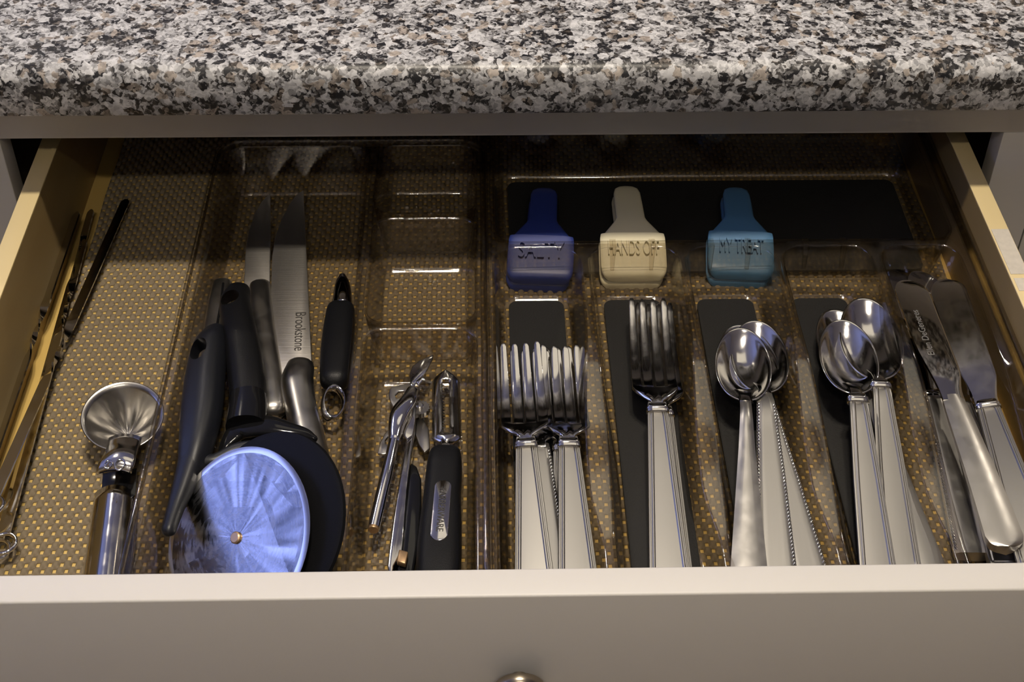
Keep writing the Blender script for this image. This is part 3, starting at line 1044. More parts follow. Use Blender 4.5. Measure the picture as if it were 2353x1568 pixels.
def spoon(label, tip, other, L, style, group, bw=.0185, bl=.056, depth=.0085, roll=0.0, hmat='handle', hw0=.0095):
    root = empty('spoon', mat=tip_frame(tip, other, L, roll))
    tag(root, label, 'spoon', group)
    yb = L - bl                     # joint of bowl and neck
    zk = [(0, 0.0), (.25 * L, .0042), (.5 * L, .0085), (yb - .012, .0102), (yb + .003, .0075), (yb + .012, .0055)]
    wk = [(0, hw0), (.03 * L, hw0 * .99), (.35 * L, hw0 * .78), (yb - .010, .0050), (yb + .002, .0034)]
    if style == 'plain': wk = [(0, hw0), (.03 * L, hw0 * .99), (.25 * L, hw0 * .72), (.48 * L, .0042), (yb - .008, .0031), (yb + .002, .0030)]
    ye = yb - .004 if style == 'frame' else yb + .001
    handle_mesh('handle', 0, ye, wk, zk, root, style, hmat)
    if style == 'rope': rope('rope_border', .002, ye - .012, wk, zk, root)
    if style == 'frame': collar(root, ye - .002, .0054, prof_interp(zk, ye - .002) + .0010)
    # bowl
    v, f = [], []
    nr, ns = 9, 40
    cyb = yb + bl * .54

    def rim(a):
        s, c = math.sin(a), math.cos(a)          # a = 0 points to the tip
        y = bl * (.46 if c > 0 else .54) * c
        x = bw * math.copysign(abs(s) ** .94, s) * (1 - .13 * c)
        return x, y
    v.append(Vector((0, cyb, 0)))
    for i in range(1, nr + 1):
        r = i / nr
        for j in range(ns):
            x, y = rim(2 * PI * j / ns)
            yy = cyb + y * r
            zr = .0045 + .0040 * ((yb + bl * .5 - yy) / bl)
            v.append(Vector((x * r, yy, zr - depth * (1 - r ** 2.3))))
    v[0].z = .0045 - depth
    for j in range(ns):
        f.append((0, 1 + j, 1 + (j + 1) % ns))
    for i in range(nr - 1):
        for j in range(ns):
            a = 1 + i * ns + j; b = 1 + i * ns + (j + 1) % ns
            f.append((a, a + ns, b + ns, b))
    # neck, grown out of the rim on the handle side
    o = pydata('bowl', v, f, 'polish', root, None)
    bm = bmesh.new(); bm.from_mesh(o.data)
    if sum(fc.normal.z for fc in bm.faces) < 0: bmesh.ops.reverse_faces(bm, faces=bm.faces)
    bm.to_mesh(o.data); bm.free()
    mod(o, 'SOLIDIFY', thickness=.0013, offset=-1)
    mod(o, 'SUBSURF', levels=1, render_levels=1)
    o.data.shade_smooth()
    rings = []
    for y, w, t, dz in ((ye - .004, .0042, .0016, 0), (yb, .0034, .0017, 0), (yb + .004, .0040, .0015, -.0004), (yb + .009, .0058, .0009, -.0017)):
        rings.append(se_ring(Vector((0, y, prof_interp(zk, y) - .0006 + dz)), Vector((1, 0, 0)), Vector((0, 0, 1)), w, t, 18, .8))
    loft('neck', rings, 'polish', root, True, 50)
    return root


def table_knife(label, tip, other, L, style, group, bw=.0098, text=None, serrated=False, roll=0.0, bmat='chrome', hw0=.0108):
    root = empty('table_knife', mat=tip_frame(tip, other, L, roll))
    tag(root, label, 'knife', group)
    yb = .52 * L
    zk = [(0, .002), (.25 * L, .004), (yb, .004)]
    wk = [(0, hw0), (.03 * L, hw0 * .99), (yb - .02, .0068), (yb - .004, .0060), (yb, .0052)]
    handle_mesh('handle', 0, yb, wk, zk, root, style, 'satin' if style != 'frame' else 'handle', .0060)
    if style == 'rope': rope('rope_border', .002, yb - .004, wk, zk, root)
    if style in ('frame', 'rope'): collar(root, yb - .002, .0062, .0045)
    # blade
    rings = []
    ys_ = [yb - .004 + (L - .014 - yb + .004) * i / 24 for i in range(25)] + [L - .014 + .014 * math.sin(PI / 2 * i / 10) for i in range(1, 11)]
    for y in ys_:
        q = min(1.0, (L - y) / .011)
        k = max(math.sqrt(max(0.0, 1 - (1 - q) ** 2)), .03)
        g = .62 + .38 * sstep(yb, yb + .022, y)
        x1 = bw * g * k                                   # cutting side
        x0 = -bw * (.60 + .40 * sstep(yb, yb + .045, y)) * (.25 + .75 * k if k < 1 else 1)
        t = .0009
        rings.append([Vector((x0, y, .0030 - t)), Vector((x0, y, .0030 + t)), Vector((x1 * .55, y, .0030 + t * .9)), Vector((x1, y, .0030)), Vector((x1 * .55, y, .0030 - t * .9))])
    b = loft('blade', rings, bmat, root, True, 25)
    if serrated:
        v, f = [], []
        for i in range(26):
            y = yb + .035 + i * .0019; s = len(v)
            for dx, dz in ((0, .0006), (.0022, .0001), (0, .0002)):
                v.append(Vector((bw * .80 + dx, y, .0033 + dz)))
            v.append(Vector((bw * .80, y + .0011, .0036)))
            f += [(s, s + 1, s + 3), (s + 1, s + 2, s + 3), (s, s + 2, s + 1), (s, s + 3, s + 2)]
        sr = pydata('serration', v, f, 'satin', b, None, False); sr['kind'] = 'stuff'
    if text:
        m = Matrix.Translation((-bw * .30, yb + .050, .00400)) @ Matrix.Rotation(PI / 2, 4, 'Z')
        lettering('lettering', text, .0056, 'etch', m, b, .00004)
    return root


G1, G2, G3, G4, G5 = 'forks in the leftmost slot', 'forks in the second slot', 'teaspoons in the third slot', 'soup spoons in the fourth slot', 'table knives in the last slot'
# leftmost slot
fork('fork with a rope-edged handle, lying under the leftmost fork', W(1216, 808, .019), W(1262, 1300, .011), .176, 'rope', G1, .05)
fork('fork with a framed handle, lowest under the rightmost fork of the left bunch', W(1268, 802, .017), W(1318, 1300, .0085), .178, 'frame', G1, 0)
fork('leftmost fork, framed handle, on top of the rope-edged fork', W(1195, 792, .029), W(1226, 1300, .0165), .172, 'frame', G1, -.06)
fork('fork with a framed handle at the right of the leftmost slot', W(1286, 798, .0245), W(1326, 1300, .0155), .172, 'frame', G1, .03)
# second slot
fork('large fork mostly hidden under the single framed fork', W(1502, 700, .020), W(1545, 1300, .0085), .205, 'frame', G2, .0, .0125)
fork('large framed fork lying alone in view on the second strip', W(1487, 690, .0285), W(1537, 1300, .0150), .202, 'frame', G2, -.02, .0125)
# third slot
spoon('teaspoon with rope-edged handle splayed furthest right', W(1694, 752, .022), W(1856, 1300, .010), .178, 'rope', G3, .0156, .058)
spoon('teaspoon with rope-edged handle in the middle of the bunch', W(1735, 742, .026), W(1787, 1300, .0145), .178, 'rope', G3, .0158, .060)
spoon('plain-handled teaspoon lying on top, nearest the fork slot', W(1703, 759, .032), W(1721, 1300, .018), .172, 'plain', G3, .0152, .058, hmat='satin')
# fourth slot
spoon('soup spoon lowest in its pile, handle splayed right', W(1912, 716, .020), W(2128, 1290, .009), .190, 'plain', G4, .0165, .064, hmat='handle')
spoon('large soup spoon with the highest bowl, framed handle', W(1984, 690, .030), W(2072, 1290, .0155), .192, 'frame', G4, .0172, .068, .0095)
spoon('soup spoon lying on top of the pile in front, framed handle', W(1934, 740, .033), W(2014, 1290, .0200), .182, 'frame', G4, .0158, .060)
# last slot
table_knife('table knife with rope-edged handle at the left of the knife slot', W(2064, 630, .014), W(2232, 1240, .0095), .218, 'rope', G5, .0098)
table_knife('serrated table knife with a framed handle under the plain one', W(2112, 634, .0175), W(2312, 1270, .0125), .222, 'frame', G5, .0095, serrated=True)
table_knife('table knife with matte framed handle against the drawer side', W(2172, 652, .0270), W(2368, 1235, .0235), .212, 'frame', G5, .0100, roll=-.22, bmat='polish')
table_knife('plain-handled table knife with etched lettering lying on top', W(2084, 655, .0290), W(2306, 1234, .0270), .200, 'plain', G5, .0100, 'Ellen DeGeneres', bmat='chrome', hw0=.0098)


# ------------------------------------------------------------------ bag clips in the back bay
def clip(px, py0, py1, mat, text, label, lean=0.0):
    tip = W(px[0], py0, .016); jaw = W(px[1], py1, .012)
    d = Vector((tip.x - jaw.x, tip.y - jaw.y, 0)).normalized()
    base = Vector((jaw.x, jaw.y, IT))
    root = empty('bag_clip', mat=frame(base, d)); tag(root, label, 'bag clip', 'bag clips')
    Lc = (Vector((tip.x, tip.y)) - Vector((jaw.x, jaw.y))).length
    AX, AZ = Vector((1, 0, 0)), Vector((0, 0, 1))

    def body(name, dz, t, k, x0, par):
        rings = []
        st = [(0.0002, .0165, .002), (.001, .0185, .0035), (.003, .0200, .0050), (.006, .0206, .0062), (.016, .0207, .0102), (.025, .0205, .0138), (.0275, .0200, .0148),
              (.0282, .0180, .0142), (.034, .0140, .0152), (.040, .0102, .0158), (.043, .0092, .0158), (.060, .0090, .0140), (Lc - .010, .0087, .0126),
              (Lc - .005, .0076, .0120), (Lc - .002, .0052, .0110), (Lc - .0004, .0022, .0100)]
        for y, w, zt in st:
            rings.append(se_ring(Vector((x0, y, dz + zt - t / 2)), AX, AZ, w * k, t / 2, 28, .45))
        return loft(name, rings, mat, par, True, 45)
    up = body('upper_jaw', .0030, .0046, 1.0, 0, root)
    body('lower_jaw', -.0040, .0040, .97, -.0012, root)
    lathe('spring_pin', [(.0022, -.007), (.0022, .007)], mat, root, 14, Matrix.Translation((0, .044, .0105)) @ Matrix.Rotation(PI / 2, 4, 'Y'))
    mt = Matrix.Translation((0, .0160, .0143)) @ Matrix.Rotation(.385, 4, 'X')
    lettering('embossed_lettering', text, .0165 if len(text) < 6 else .0150, mat, mt, up, .0011, .62 if len(text) < 6 else .40)
    return root


clip((1251, 1240), 441, 640, 'navy', 'SALTY', 'dark navy bag clip at the left end of the back bay')
clip((1437, 1458), 437, 634, 'cream', 'HANDS OFF', 'cream bag clip between the two blue ones')
clip((1688, 1703), 440, 630, 'teal', 'MY TREAT', 'medium blue bag clip right of the cream one')


# ------------------------------------------------------------------ skewers on the left
def skewer(label, pts, wid, twist0, ring=True, flip=0.0):
    P = [Vector(p) for p in pts]
    far, near = P[0], P[-1]
    d = (near - far); Ls = d.length; d.normalize()
    root = empty('skewer', mat=frame(near, -d)); tag(root, label, 'skewer', 'metal skewers')
    rings = []
    n = 140
    for i in range(n + 1):
        y = Ls * i / n
        tw_ = sstep(twist0, twist0 + .06, y)
        a = flip + tw_ * PI * 2
        w = wid * (1 - .55 * 4 * tw_ * (1 - tw_)) * (1 if y < Ls - .004 else math.sqrt(max(.08, 1 - ((y - Ls + .004) / .004) ** 2)))
        ax = Vector((math.cos(a), 0, math.sin(a))); az = Vector((-math.sin(a), 0, math.cos(a)))
        c = Vector((0, y, .003))
        rings.append([c + ax * w + az * .0006, c - ax * w + az * .0006, c - ax * w - az * .0006, c + ax * w - az * .0006])
    loft('blade', rings, 'polish', root, True, 40)
    if ring:
        v, f = [], []
        R_, r_ = .0065, .0011
        for i in range(28):
            a = 2 * PI * i / 28
            for j in range(8):
                b = 2 * PI * j / 8
                v.append(Vector(((R_ + r_ * math.cos(b)) * math.cos(a), -R_ + (R_ + r_ * math.cos(b)) * math.sin(a), .003 + r_ * math.sin(b))))
        for i in range(28):
            for j in range(8):
                f.append((i * 8 + j, ((i + 1) % 28) * 8 + j, ((i + 1) % 28) * 8 + (j + 1) % 8, i * 8 + (j + 1) % 8))
        pydata('ring_handle', v, f, 'chrome', root, 60)
    return root


skewer('flat metal skewer with its tip furthest out over the liner', [W(292, 468, .004), W(-10, 1150, .014)], .0029, .085, True)
skewer('flat metal skewer leaning on the left drawer side', [W(179, 497, .014), W(-22, 1085, .010)], .0030, .08, True, .5)
skewer('twisted metal skewer between the other two', [W(212, 491, .004), W(2, 1250, .0035)], .0024, .20, True, .3)
skewer('narrow metal skewer under the bright one, ring end showing', [W(196, 560, .0045), W(16, 1236, .008)], .0024, .15, True, 0.2)

# ------------------------------------------------------------------ coffee scoop with clip
sc0 = W(288, 962, .026)
sroot = empty('coffee_scoop', (-.208, .140, .003)); tag(sroot, 'stainless coffee scoop with a fluted bowl and bag-clip handle', 'scoop')
SO = Vector(sroot.location)
v, f = [], []
nr, ns = 10, 64
cb = Vector((-.2102, .1395, .0275)) - SO
tilt = Matrix.Rotation(math.radians(13), 4, 'X') @ Matrix.Rotation(math.radians(4), 4, 'Y')
for i in range(nr + 1):
    r = i / nr
    for j in range(ns):
        a = 2 * PI * j / ns
        rr = .0213 * r * (1 + .002 * math.cos(9 * a) * r)
        z = -.0215 * (1 - r ** 1.55) + .0006 * math.cos(9 * a) * math.sin(PI * r)
        v.append(cb + tilt @ Vector((rr * math.cos(a), rr * math.sin(a) * 1.0, z)))
for i in range(nr):
    for j in range(ns):
        k = (j + 1) % ns
        f.append((i * ns + j, (i + 1) * ns + j, (i + 1) * ns + k, i * ns + k))
o = pydata('bowl', v, f, 'scoop', sroot, None)
bm = bmesh.new(); bm.from_mesh(o.data)
if sum(fc.normal.z for fc in bm.faces) < 0: bmesh.ops.reverse_faces(bm, faces=bm.faces)
bm.to_mesh(o.data); bm.free()
mod(o, 'SOLIDIFY', thickness=.0008, offset=-1)
o.data.shade_smooth()
# curved clip tab with two pressed eyelets
rows = [(W(288, 1006, .0235), .0088, .016), (W(282, 1030, .0255), .0086, .016), (W(276, 1046, .0275), .0088, .01), (W(268, 1066, .0275), .0094, .0), (W(262, 1084, .0255), .0092, 0), (W(262, 1092, .0225), .0088, 0)]
rings = []
for i, s in enumerate(smooth_path([(*(q[0] - SO), q[1]) for q in rows], 14)):
    c = Vector(s[:3]); w = s[3]
    rings.append([c + Vector((w * t, .0010 * (1 - t * t), .0022 * (1 - t * t))) for t in np.linspace(-1, 1, 13)])
tab = loft('clip_tab', rings, 'polish', sroot, False, 50, False)
mod(tab, 'SOLIDIFY', thickness=.0010, offset=-1)
for px, a in ((248, .0022), (275, .0030)):
    c = W(px, 1066, .0308) - SO
    v, f = [], []
    for i in range(22):
        t = 2 * PI * i / 22
        for j in range(6):
            b = 2 * PI * j / 6
            rr = a + .0005 * math.cos(b)
            v.append(c + Vector((rr * math.cos(t) * .85, rr * math.sin(t) * 1.25, .0005 * math.sin(b) - .0006)))
    for i in range(22):
        for j in range(6):
            f.append((i * 6 + j, ((i + 1) % 22) * 6 + j, ((i + 1) % 22) * 6 + (j + 1) % 6, i * 6 + (j + 1) % 6))
    pydata('eyelet', v, f, 'chrome', tab, 60)
# clip jaw: black sheet as the gap's shade, then the long rolled handle
plate('gap_shade_plate', [W(236, 1088, .016), W(314, 1076, .016), W(312, 1138, .014), W(300, 1145, .014), W(232, 1147, .014)], .0010, 'gloss', sroot, .0002, off=SO)
rings = []
h0, h1 = W(268, 1136, .0105), W(236, 1420, .0085)
for i in range(14):
    q = i / 13
    c = h0.lerp(h1, q) - SO
    w = .0116 + .0012 * q
    rings.append([c + Vector((w * math.sin(t), 0, .0065 * math.cos(t) + .0010 * math.cos(3 * t))) for t in np.linspace(-1.5, 1.5, 23)])
hd = loft('handle', rings, 'polish', sroot, False, 35, False)
mod(hd, 'SOLIDIFY', thickness=.0010, offset=-1)

# ------------------------------------------------------------------ kitchen knives in the long bay
KZ = .0150
kr = W(680, 850, .006)
k1 = empty('kitchen_knife', kr); tag(k1, 'large brushed steel kitchen knife with lettering on the blade', 'knife')
bl = plate('blade', [W(*p, KZ) for p in ((697, 436), (700, 500), (706, 620), (712, 740), (717, 838), (690, 848), (650, 862), (633, 866), (622, 858), (622, 760), (623, 660), (625, 590), (632, 545), (645, 508), (662, 474), (680, 448))],
           .0018, 'brushed', k1, .0005, off=kr)
sweep('handle', [(*W(690, 845, KZ + .001), .0080, .0060), (*W(683, 880, KZ + .001), .0092, .0078), (*W(690, 930, KZ), .0088, .0080), (*W(708, 1010, KZ), .0092, .0084), (*W(728, 1110, KZ), .0100, .0088), (*W(742, 1190, KZ), .0106, .0090)],
      'satin', k1, 30, 26, .85, off=kr)
p0, p1 = W(690, 718, KZ), W(687, 806, KZ)
ydir = (p0 - p1).normalized(); xdir = -ydir
mm = Matrix.Identity(4); yy = Vector((0, 0, 1)).cross(xdir)
mid = (p0 + p1) / 2 - kr + Vector((0, 0, .0001))
for i in range(3):
    mm[i][0] = xdir[i]; mm[i][1] = yy[i]; mm[i][2] = (0, 0, 1)[i]; mm[i][3] = mid[i]
lettering('lettering', 'Brookstone', .0090, 'ink', mm, bl, .00005, (p0 - p1).length / .0425)

kr = W(600, 700, .006)
k2 = empty('kitchen_knife', kr); tag(k2, 'shorter steel kitchen knife left of the lettered one', 'knife')
Z2 = .0130
plate('blade', [W(*p, Z2) for p in ((621, 442), (622, 520), (621, 600), (620, 662), (560, 662), (562, 610), (565, 565), (572, 528), (585, 490), (602, 462))], .0016, 'brushed', k2, .0005, off=kr)
sweep('handle', [(*W(598, 660, Z2), .0066, .0050), (*W(600, 700, Z2), .0070, .0062), (*W(607, 770, Z2), .0072, .0064), (*W(618, 860, Z2), .0078, .0066), (*W(626, 940, Z2 - .001), .0082, .0066)], 'satin', k2, 24, 24, .85, off=kr)

kr = W(500, 700, .006)
k3 = empty('steak_knife', kr); tag(k3, 'steel handle end poking out left of the black grips', 'knife')
sweep('handle', [(*W(511, 658, .014), .0060, .0050), (*W(504, 700, .0145), .0066, .0054), (*W(494, 760, .0145), .0066, .0056), (*W(480, 860, .013), .0064, .0054), (*W(468, 960, .012), .0058, .0050)], 'satin', k3, 24, 22, .7, off=kr)
sweep('seam_strip', [(*W(513, 652, .0188), .0008, .0008), (*W(507, 700, .0197), .0008, .0008), (*W(497, 760, .0200), .0008, .0008), (*W(483, 860, .0182), .0008, .0008)], 'gloss', k3, 16, 10, .9, off=kr)


# ------------------------------------------------------------------ pizza wheel
DC = W(545, 1237, .0345)
th_, ph_ = math.radians(24), math.radians(36)
DM = Matrix.Translation(DC) @ Matrix.Rotation(-ph_, 4, 'Y') @ Matrix.Rotation(th_, 4, 'X')
DN = (DM.to_3x3() @ Vector((0, 0, 1))).normalized()
prt = Vector((-.145, .11, .006))
pz = empty('pizza_wheel', prt); tag(pz, 'pizza wheel with a scratched steel disc and black grip', 'pizza wheel')
PO = Matrix.Translation(-prt)
DR = .0455
dsk = lathe('cutting_disc', [(.0029, .0006), (.012, .0006), (.025, .0006), (DR - .0032, .0006), (DR - .0032, -.0006), (.0029, -.0006)], 'disc', pz, 72)
dsk.matrix_local = PO @ DM
lathe('ground_rim', [(DR - .0032, .0006), (DR, .0001), (DR, -.0001), (DR - .0032, -.0006)], 'discedge', dsk, 72)
lathe('hub_pin', [(.0, .0004), (.0030, .0004), (.0030, .0016), (.0024, .0021), (0, .0021)], 'copper', dsk, 24)
pgrip = sweep('grip', [(*W(548, 672, .030), .0070, .0060), (*W(540, 700, .032), .0088, .0085), (*W(548, 750, .034), .0096, .0100), (*W(560, 820, .035), .0102, .0105), (*W(569, 890, .036), .0100, .0100), (*W(570, 925, .036), .0096, .0096)],
      'softblack', pz, 34, 30, .85, off=prt)
drill(pgrip, W(531, 690, .036) - prt, Vector((1, 0, 0)), Vector((.1, .9, .3)).normalized(), Vector((0, -.5, .86)), .0052, .0062)
sweep('collar', [(*W(570, 918, .036), .0100, .0100), (*W(570, 945, .036), .0103, .0102), (*W(566, 985, .036), .0108, .0100)], 'gloss', pz, 12, 28, .85, round_ends=False, off=prt)
# thumb guard: a flared, arched plate
rings = []
gx = [(505, 1062, .026, .0016), (522, 1022, .031, .0040), (548, 990, .0345, .0062), (580, 980, .0365, .0072), (620, 980, .0375, .0066), (660, 990, .0365, .0054), (700, 1000, .0345, .0038), (722, 1009, .0335, .0018)]
sweep('thumb_guard', [(*W(a, b, c), d, .0034 if d > .003 else .0022) for a, b, c, d in gx], 'gloss', pz, 40, 22, .9, off=prt)

# the black tool whose arms hug the disc
brt = Vector((-.165, .12, .006))
bt = empty('wheel_guard_tool', brt); tag(bt, 'black plastic tool with oval hanging hole and arms hugging the disc', 'utensil')
bh = sweep('grip', [(*W(493, 768, .036), .0068, .0058), (*W(481, 800, .038), .0092, .0080), (*W(471, 870, .039), .0105, .0092), (*W(463, 950, .039), .0105, .0090), (*W(452, 1020, .038), .0088, .0080), (*W(440, 1075, .036), .0066, .0064)],
           'guardp', bt, 36, 30, .75, up=(-.45, 0, .89), off=brt)
hole_c = W(456, 802, .0450)
drill(bh, W(457, 803, .044) - brt, Vector((.96, .25, .0)).normalized(), Vector((-.2, .97, .1)).normalized(), Vector((-.2, -.45, .87)).normalized(), .0058, .0090)
sweep('lower_arm', [(*W(455, 1010, .038), .0080, .0074), (*W(441, 1065, .0365), .0068, .0066), (*W(422, 1120, .035), .0054, .0052), (*W(405, 1165, .034), .0042, .0040), (*W(388, 1218, .033), .0034, .0034)], 'guardp', bt, 30, 26, .78, up=(-.45, 0, .89), off=brt)
sweep('upper_arm', [(*W(446, 1060, .036), .0060, .0056), (*W(492, 1062, .034), .0038, .0044), (*W(545, 1036, .036), .0036, .0042), (*W(610, 1026, .038), .0034, .0040)], 'guardp', bt, 22, 20, .85, off=brt)
CM = DM @ Matrix.Translation((.0135, .002, -.0075))
lathe('blade_cover', [(0, .0012), (DR - .001, .0012), (DR + .0015, .0004), (DR + .002, -.0012), (DR - .001, -.0026), (0, -.0026)], 'blackp', bt, 64, Matrix.Translation(-brt) @ CM)

# ------------------------------------------------------------------ small bar tool
zr_ = W(775, 800, .006)
zt = empty('citrus_zester', zr_); tag(zt, 'slim black-gripped tool with chrome tip and chrome loop end', 'zester')
sweep('grip', [(*W(783, 716, .0165), .0084, .0070), (*W(779, 760, .0165), .0092, .0076), (*W(774, 820, .0165), .0094, .0078), (*W(769, 872, .0165), .0084, .0070)], 'softblack', zt, 22, 26, .75, off=zr_)
sweep('chrome_tip', [(*W(787, 636, .0175), .0022, .0022), (*W(787, 655, .0180), .0046, .0036), (*W(787, 690, .0175), .0060, .0050), (*W(784, 716, .0165), .0066, .0058)], 'chrome', zt, 20, 24, .9, off=zr_)
sweep('tip_scoop', [(*W(787, 650, .0215), .0014, .0008), (*W(787, 672, .0222), .0028, .0010), (*W(787, 690, .0222), .0022, .0008)], 'chrome', zt, 14, 16, 1, off=zr_)
# the loop: a flattened ring turned up
v, f = [], []
lc = W(765, 927, .0150) - zr_
ay_ = (W(760, 965, .0130) - W(770, 878, .0165)).normalized()
axx = Vector((0.93, .1, -.35)).normalized(); az_ = ay_.cross(axx).normalized()
for i in range(36):
    a = 2 * PI * i / 36
    for j in range(10):
        b = 2 * PI * j / 10
        rad = 1 + .16 * math.cos(b)
        v.append(lc + axx * (.0058 * rad * math.cos(a)) + ay_ * (.0108 * rad * math.sin(a)) + az_ * (.0030 * math.sin(b)))
for i in range(36):
    for j in range(10):
        f.append((i * 10 + j, ((i + 1) % 36) * 10 + j, ((i + 1) % 36) * 10 + (j + 1) % 10, i * 10 + (j + 1) % 10))
pydata('hook_loop', v, f, 'chrome', zt, 60)

# ------------------------------------------------------------------ can opener
cr = W(920, 1050, .006)
co = empty('can_opener', cr); tag(co, 'chrome butterfly can opener with rod lever and black-backed handle', 'can opener')
OZ = .012
sweep('rod_lever', [(*W(907, 1005, .022), .0028, .0028), (*W(893, 1070, .021), .0031, .0031), (*W(876, 1140, .020), .0032, .0032), (*W(859, 1214, .019), .0032, .0032)], 'chrome', co, 22, 20, 1, round_ends=False, off=cr)
e0, e1 = W(859, 1214, .019) - cr, W(857, 1220, .0188) - cr
sweep('rod_core', [(*W(859, 1212, .019), .0027, .0027), (*W(858, 1217, .0189), .0027, .0027), (*W(857.6, 1219, .0189), .0026, .0026)], 'copper', co, 6, 18, 1, round_ends=False, off=cr)
sweep('lever_neck', [(*W(948, 896, .022), .0032, .0020), (*W(938, 920, .023), .0044, .0026), (*W(918, 950, .023), .0050, .0030), (*W(909, 985, .0225), .0040, .0028), (*W(906, 1012, .022), .0030, .0028)], 'chrome', co, 22, 20, .9, off=cr)
plate('body_plate', [W(*p, .0165) for p in ((950, 898), (958, 905), (955, 960), (948, 1000), (935, 1010), (925, 995), (915, 1010), (905, 1030), (903, 1000), (912, 960), (930, 925))], .0016, 'polish', co, .0004, off=cr)
plate('flat_handle', [W(*p, .0150) for p in ((951, 920), (959, 920), (953, 985), (943, 1060), (935, 1130), (930, 1200), (925, 1265), (905, 1300), (898, 1340), (890, 1300), (893, 1270), (905, 1180), (920, 1085), (935, 1000))], .0100, 'polish', co, .0008, off=cr)
plate('black_backing', [W(*p, .0135) for p in ((944, 1062), (958, 1072), (968, 1100), (968, 1160), (962, 1240), (950, 1310), (940, 1350), (905, 1340), (922, 1268), (930, 1180), (938, 1110))], .0080, 'gloss', co, .0010, off=cr)
plate('rivet_stud', [W(*p, .0178) for p in ((917, 1262), (938, 1268), (932, 1296), (911, 1290))], .0035, 'copper', co, .0006, off=cr)
plate('hook_blade', [W(*p, .023) for p in ((941, 858), (947, 842), (962, 829), (996, 814), (994, 826), (984, 846), (968, 866), (957, 876), (952, 886), (958, 900), (948, 902), (942, 880))], .0018, 'chrome', co, .0005, off=cr)
plate('piercing_tooth', [W(*p, .0238) for p in ((955, 876), (968, 866), (972, 862), (978, 873), (970, 872), (962, 884))], .0020, 'chrome', co, .0003, off=cr)
k = plate('butterfly_key', [W(*p, .0140) for p in ((894, 896), (900, 889), (925, 884), (942, 880), (946, 893), (938, 906), (922, 918), (906, 938), (898, 925), (893, 908))], .0016, 'satin', co, .0004, off=cr,
          holes=[[W(*p, .0140) for p in ((908, 908), (916, 899), (928, 898), (930, 906), (922, 913), (911, 917))]])
k = plate('butterfly_key', [W(*p, .0130) for p in ((868, 1042), (872, 1020), (884, 996), (899, 980), (912, 972), (912, 1000), (904, 1030), (893, 1042), (880, 1044))], .0016, 'satin', co, .0004, off=cr,
          holes=[[W(*p, .0130) for p in ((885, 1012), (892, 1003), (901, 1002), (900, 1014), (892, 1022), (886, 1020))]])
# toothed feed wheel
rings = []
wm = Matrix.Translation(W(965, 945, .0115) - cr)
for h in (0, .003):
    rings.append([wm @ Vector(((.0058 if j % 2 else .0050) * math.cos(2 * PI * j / 36), (.0058 if j % 2 else .0050) * math.sin(2 * PI * j / 36), h)) for j in range(36)])
loft('feed_wheel', rings, 'dullsteel', co, True, 30)
lathe('axle', [(.0022, -.004), (.0022, .0045), (.0016, .0050), (0, .0050)], 'polish', co, 18, wm)
plate('lower_jaw', [W(*p, .0095) for p in ((958, 960), (972, 962), (985, 985), (988, 1030), (975, 1040), (962, 1020), (955, 1000))], .0016, 'dullsteel', co, .0004, off=cr)

# ------------------------------------------------------------------ peeler
pr = W(1015, 1150, .006)
pe = empty('swivel_peeler', pr); tag(pe, 'black-handled peeler with slotted blade and silver name plate', 'peeler')
A, B = W(1024, 858, .0150), W(1027, 1022, .0165)
ydir = (A - B); Lb = ydir.length
fm_ = frame(B - pr, ydir)
v, f = [], []
cols = [-1, -.82, -.55, -.24, .0, .24, .55, .82, 1]
rows_ = [0, .03, .07, .11, .20, .35, .5, .65, .78, .86, .89, .92, .945, .965, .98, .99, .997, 1.0]
for r in rows_:
    hw = .0078
    if r < .07: hw *= .40 + .6 * r / .07
    if r > .86: hw *= math.sqrt(max(.004, 1 - ((r - .86) / .14) ** 2))
    for c in cols:
        v.append(fm_ @ Vector((c * hw, r * Lb, .0030 * (1 - c * c))))
nc = len(cols)
for i in range(len(rows_) - 1):
    for j in range(nc - 1):
        if .10 < rows_[i] < .84 and rows_[i + 1] < .87 and j in (3, 4): continue
        a = i * nc + j
        f.append((a, a + 1, a + nc + 1, a + nc))
o = pydata('blade', v, f, 'polish', pe, 50)
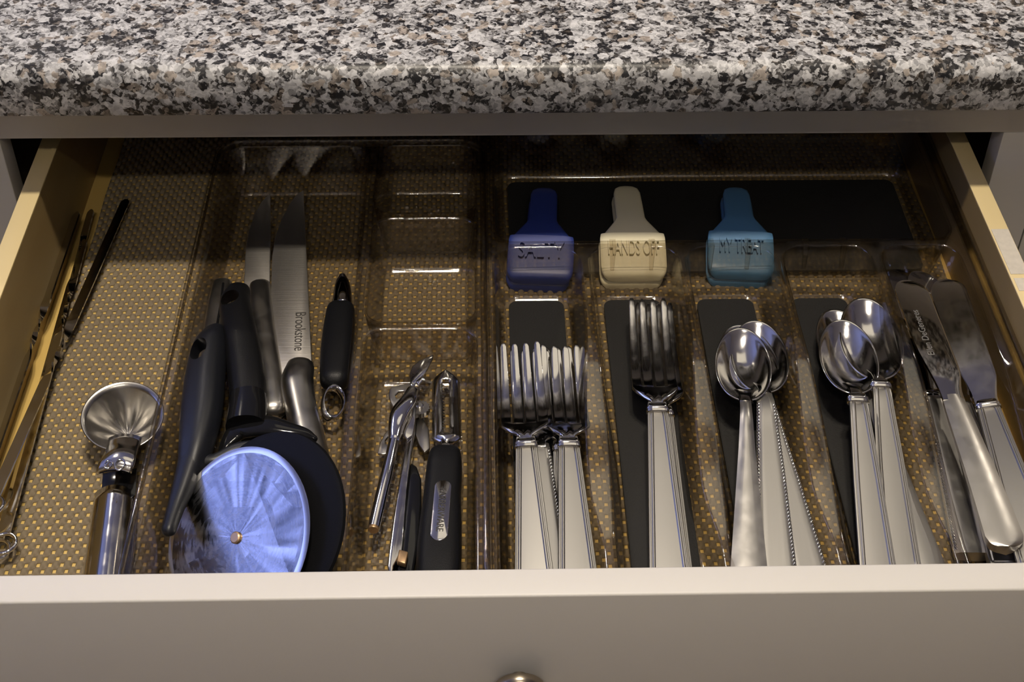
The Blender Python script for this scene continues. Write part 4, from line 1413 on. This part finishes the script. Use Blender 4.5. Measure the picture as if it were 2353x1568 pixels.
mod(o, 'SOLIDIFY', thickness=.0007, offset=-1)
v2, f2 = [], []
for i in range(16):
    y = (.16 + .64 * i / 16) * Lb
    for sx in (-1,):
        s = len(v2)
        for p in ((sx * .0021, y, .0030), (sx * .0006, y + .0008, .0026), (sx * .0021, y + .0016, .0030), (sx * .0021, y + .0008, .0022)):
            v2.append(fm_ @ Vector(p))
        f2 += [(s, s + 1, s + 2), (s, s + 3, s + 1), (s + 1, s + 3, s + 2), (s, s + 2, s + 3)]
tt = pydata('blade_teeth', v2, f2, 'chrome', o, None, False); tt['kind'] = 'stuff'
plate('tang', [W(*p, .0190) for p in ((1014, 1006), (1034, 1006), (1036, 1028), (1038, 1050), (1012, 1050), (1013, 1028))], .0030, 'chrome', pe, .0006, off=pr)
sweep('handle', [(*W(1023, 1052, .0165), .0086, .0070), (*W(1021, 1080, .0165), .0094, .0080), (*W(1016, 1150, .0165), .0098, .0084), (*W(1012, 1220, .0165), .0108, .0084), (*W(1008, 1300, .0165), .0112, .0084), (*W(1004, 1390, .0155), .0100, .0078)],
      'softblack', pe, 30, 30, .6, off=pr)
NA, NB = W(1019, 1109, .0250), W(1008, 1238, .0250)
nd = (NA - NB).normalized(); nxd = nd.cross(Vector((0, 0, 1)))
st = [NA + nxd * (.0044 * math.cos(t)) + nd * (.0044 * math.sin(t)) - nd * .003 for t in np.linspace(0, PI, 14)] + \
     [NB + nxd * (.0044 * math.cos(t)) + nd * (.0044 * math.sin(t)) + nd * .003 for t in np.linspace(PI, 2 * PI, 14)]
npl = plate('name_plate', [p + Vector((0, 0, .0004)) for p in st], .0012, 'polish', pe, .0003, off=pr)
mm = Matrix.Identity(4); xd = -nd; yd = Vector((0, 0, 1)).cross(xd)
mid = (NA + NB) / 2 - pr + Vector((0, 0, .00050))
for i in range(3):
    mm[i][0] = xd[i]; mm[i][1] = yd[i]; mm[i][2] = (0, 0, 1)[i]; mm[i][3] = mid[i]
lettering('lettering', 'FARBERWARE', .0052, 'ink', mm, npl, .00005, .90)
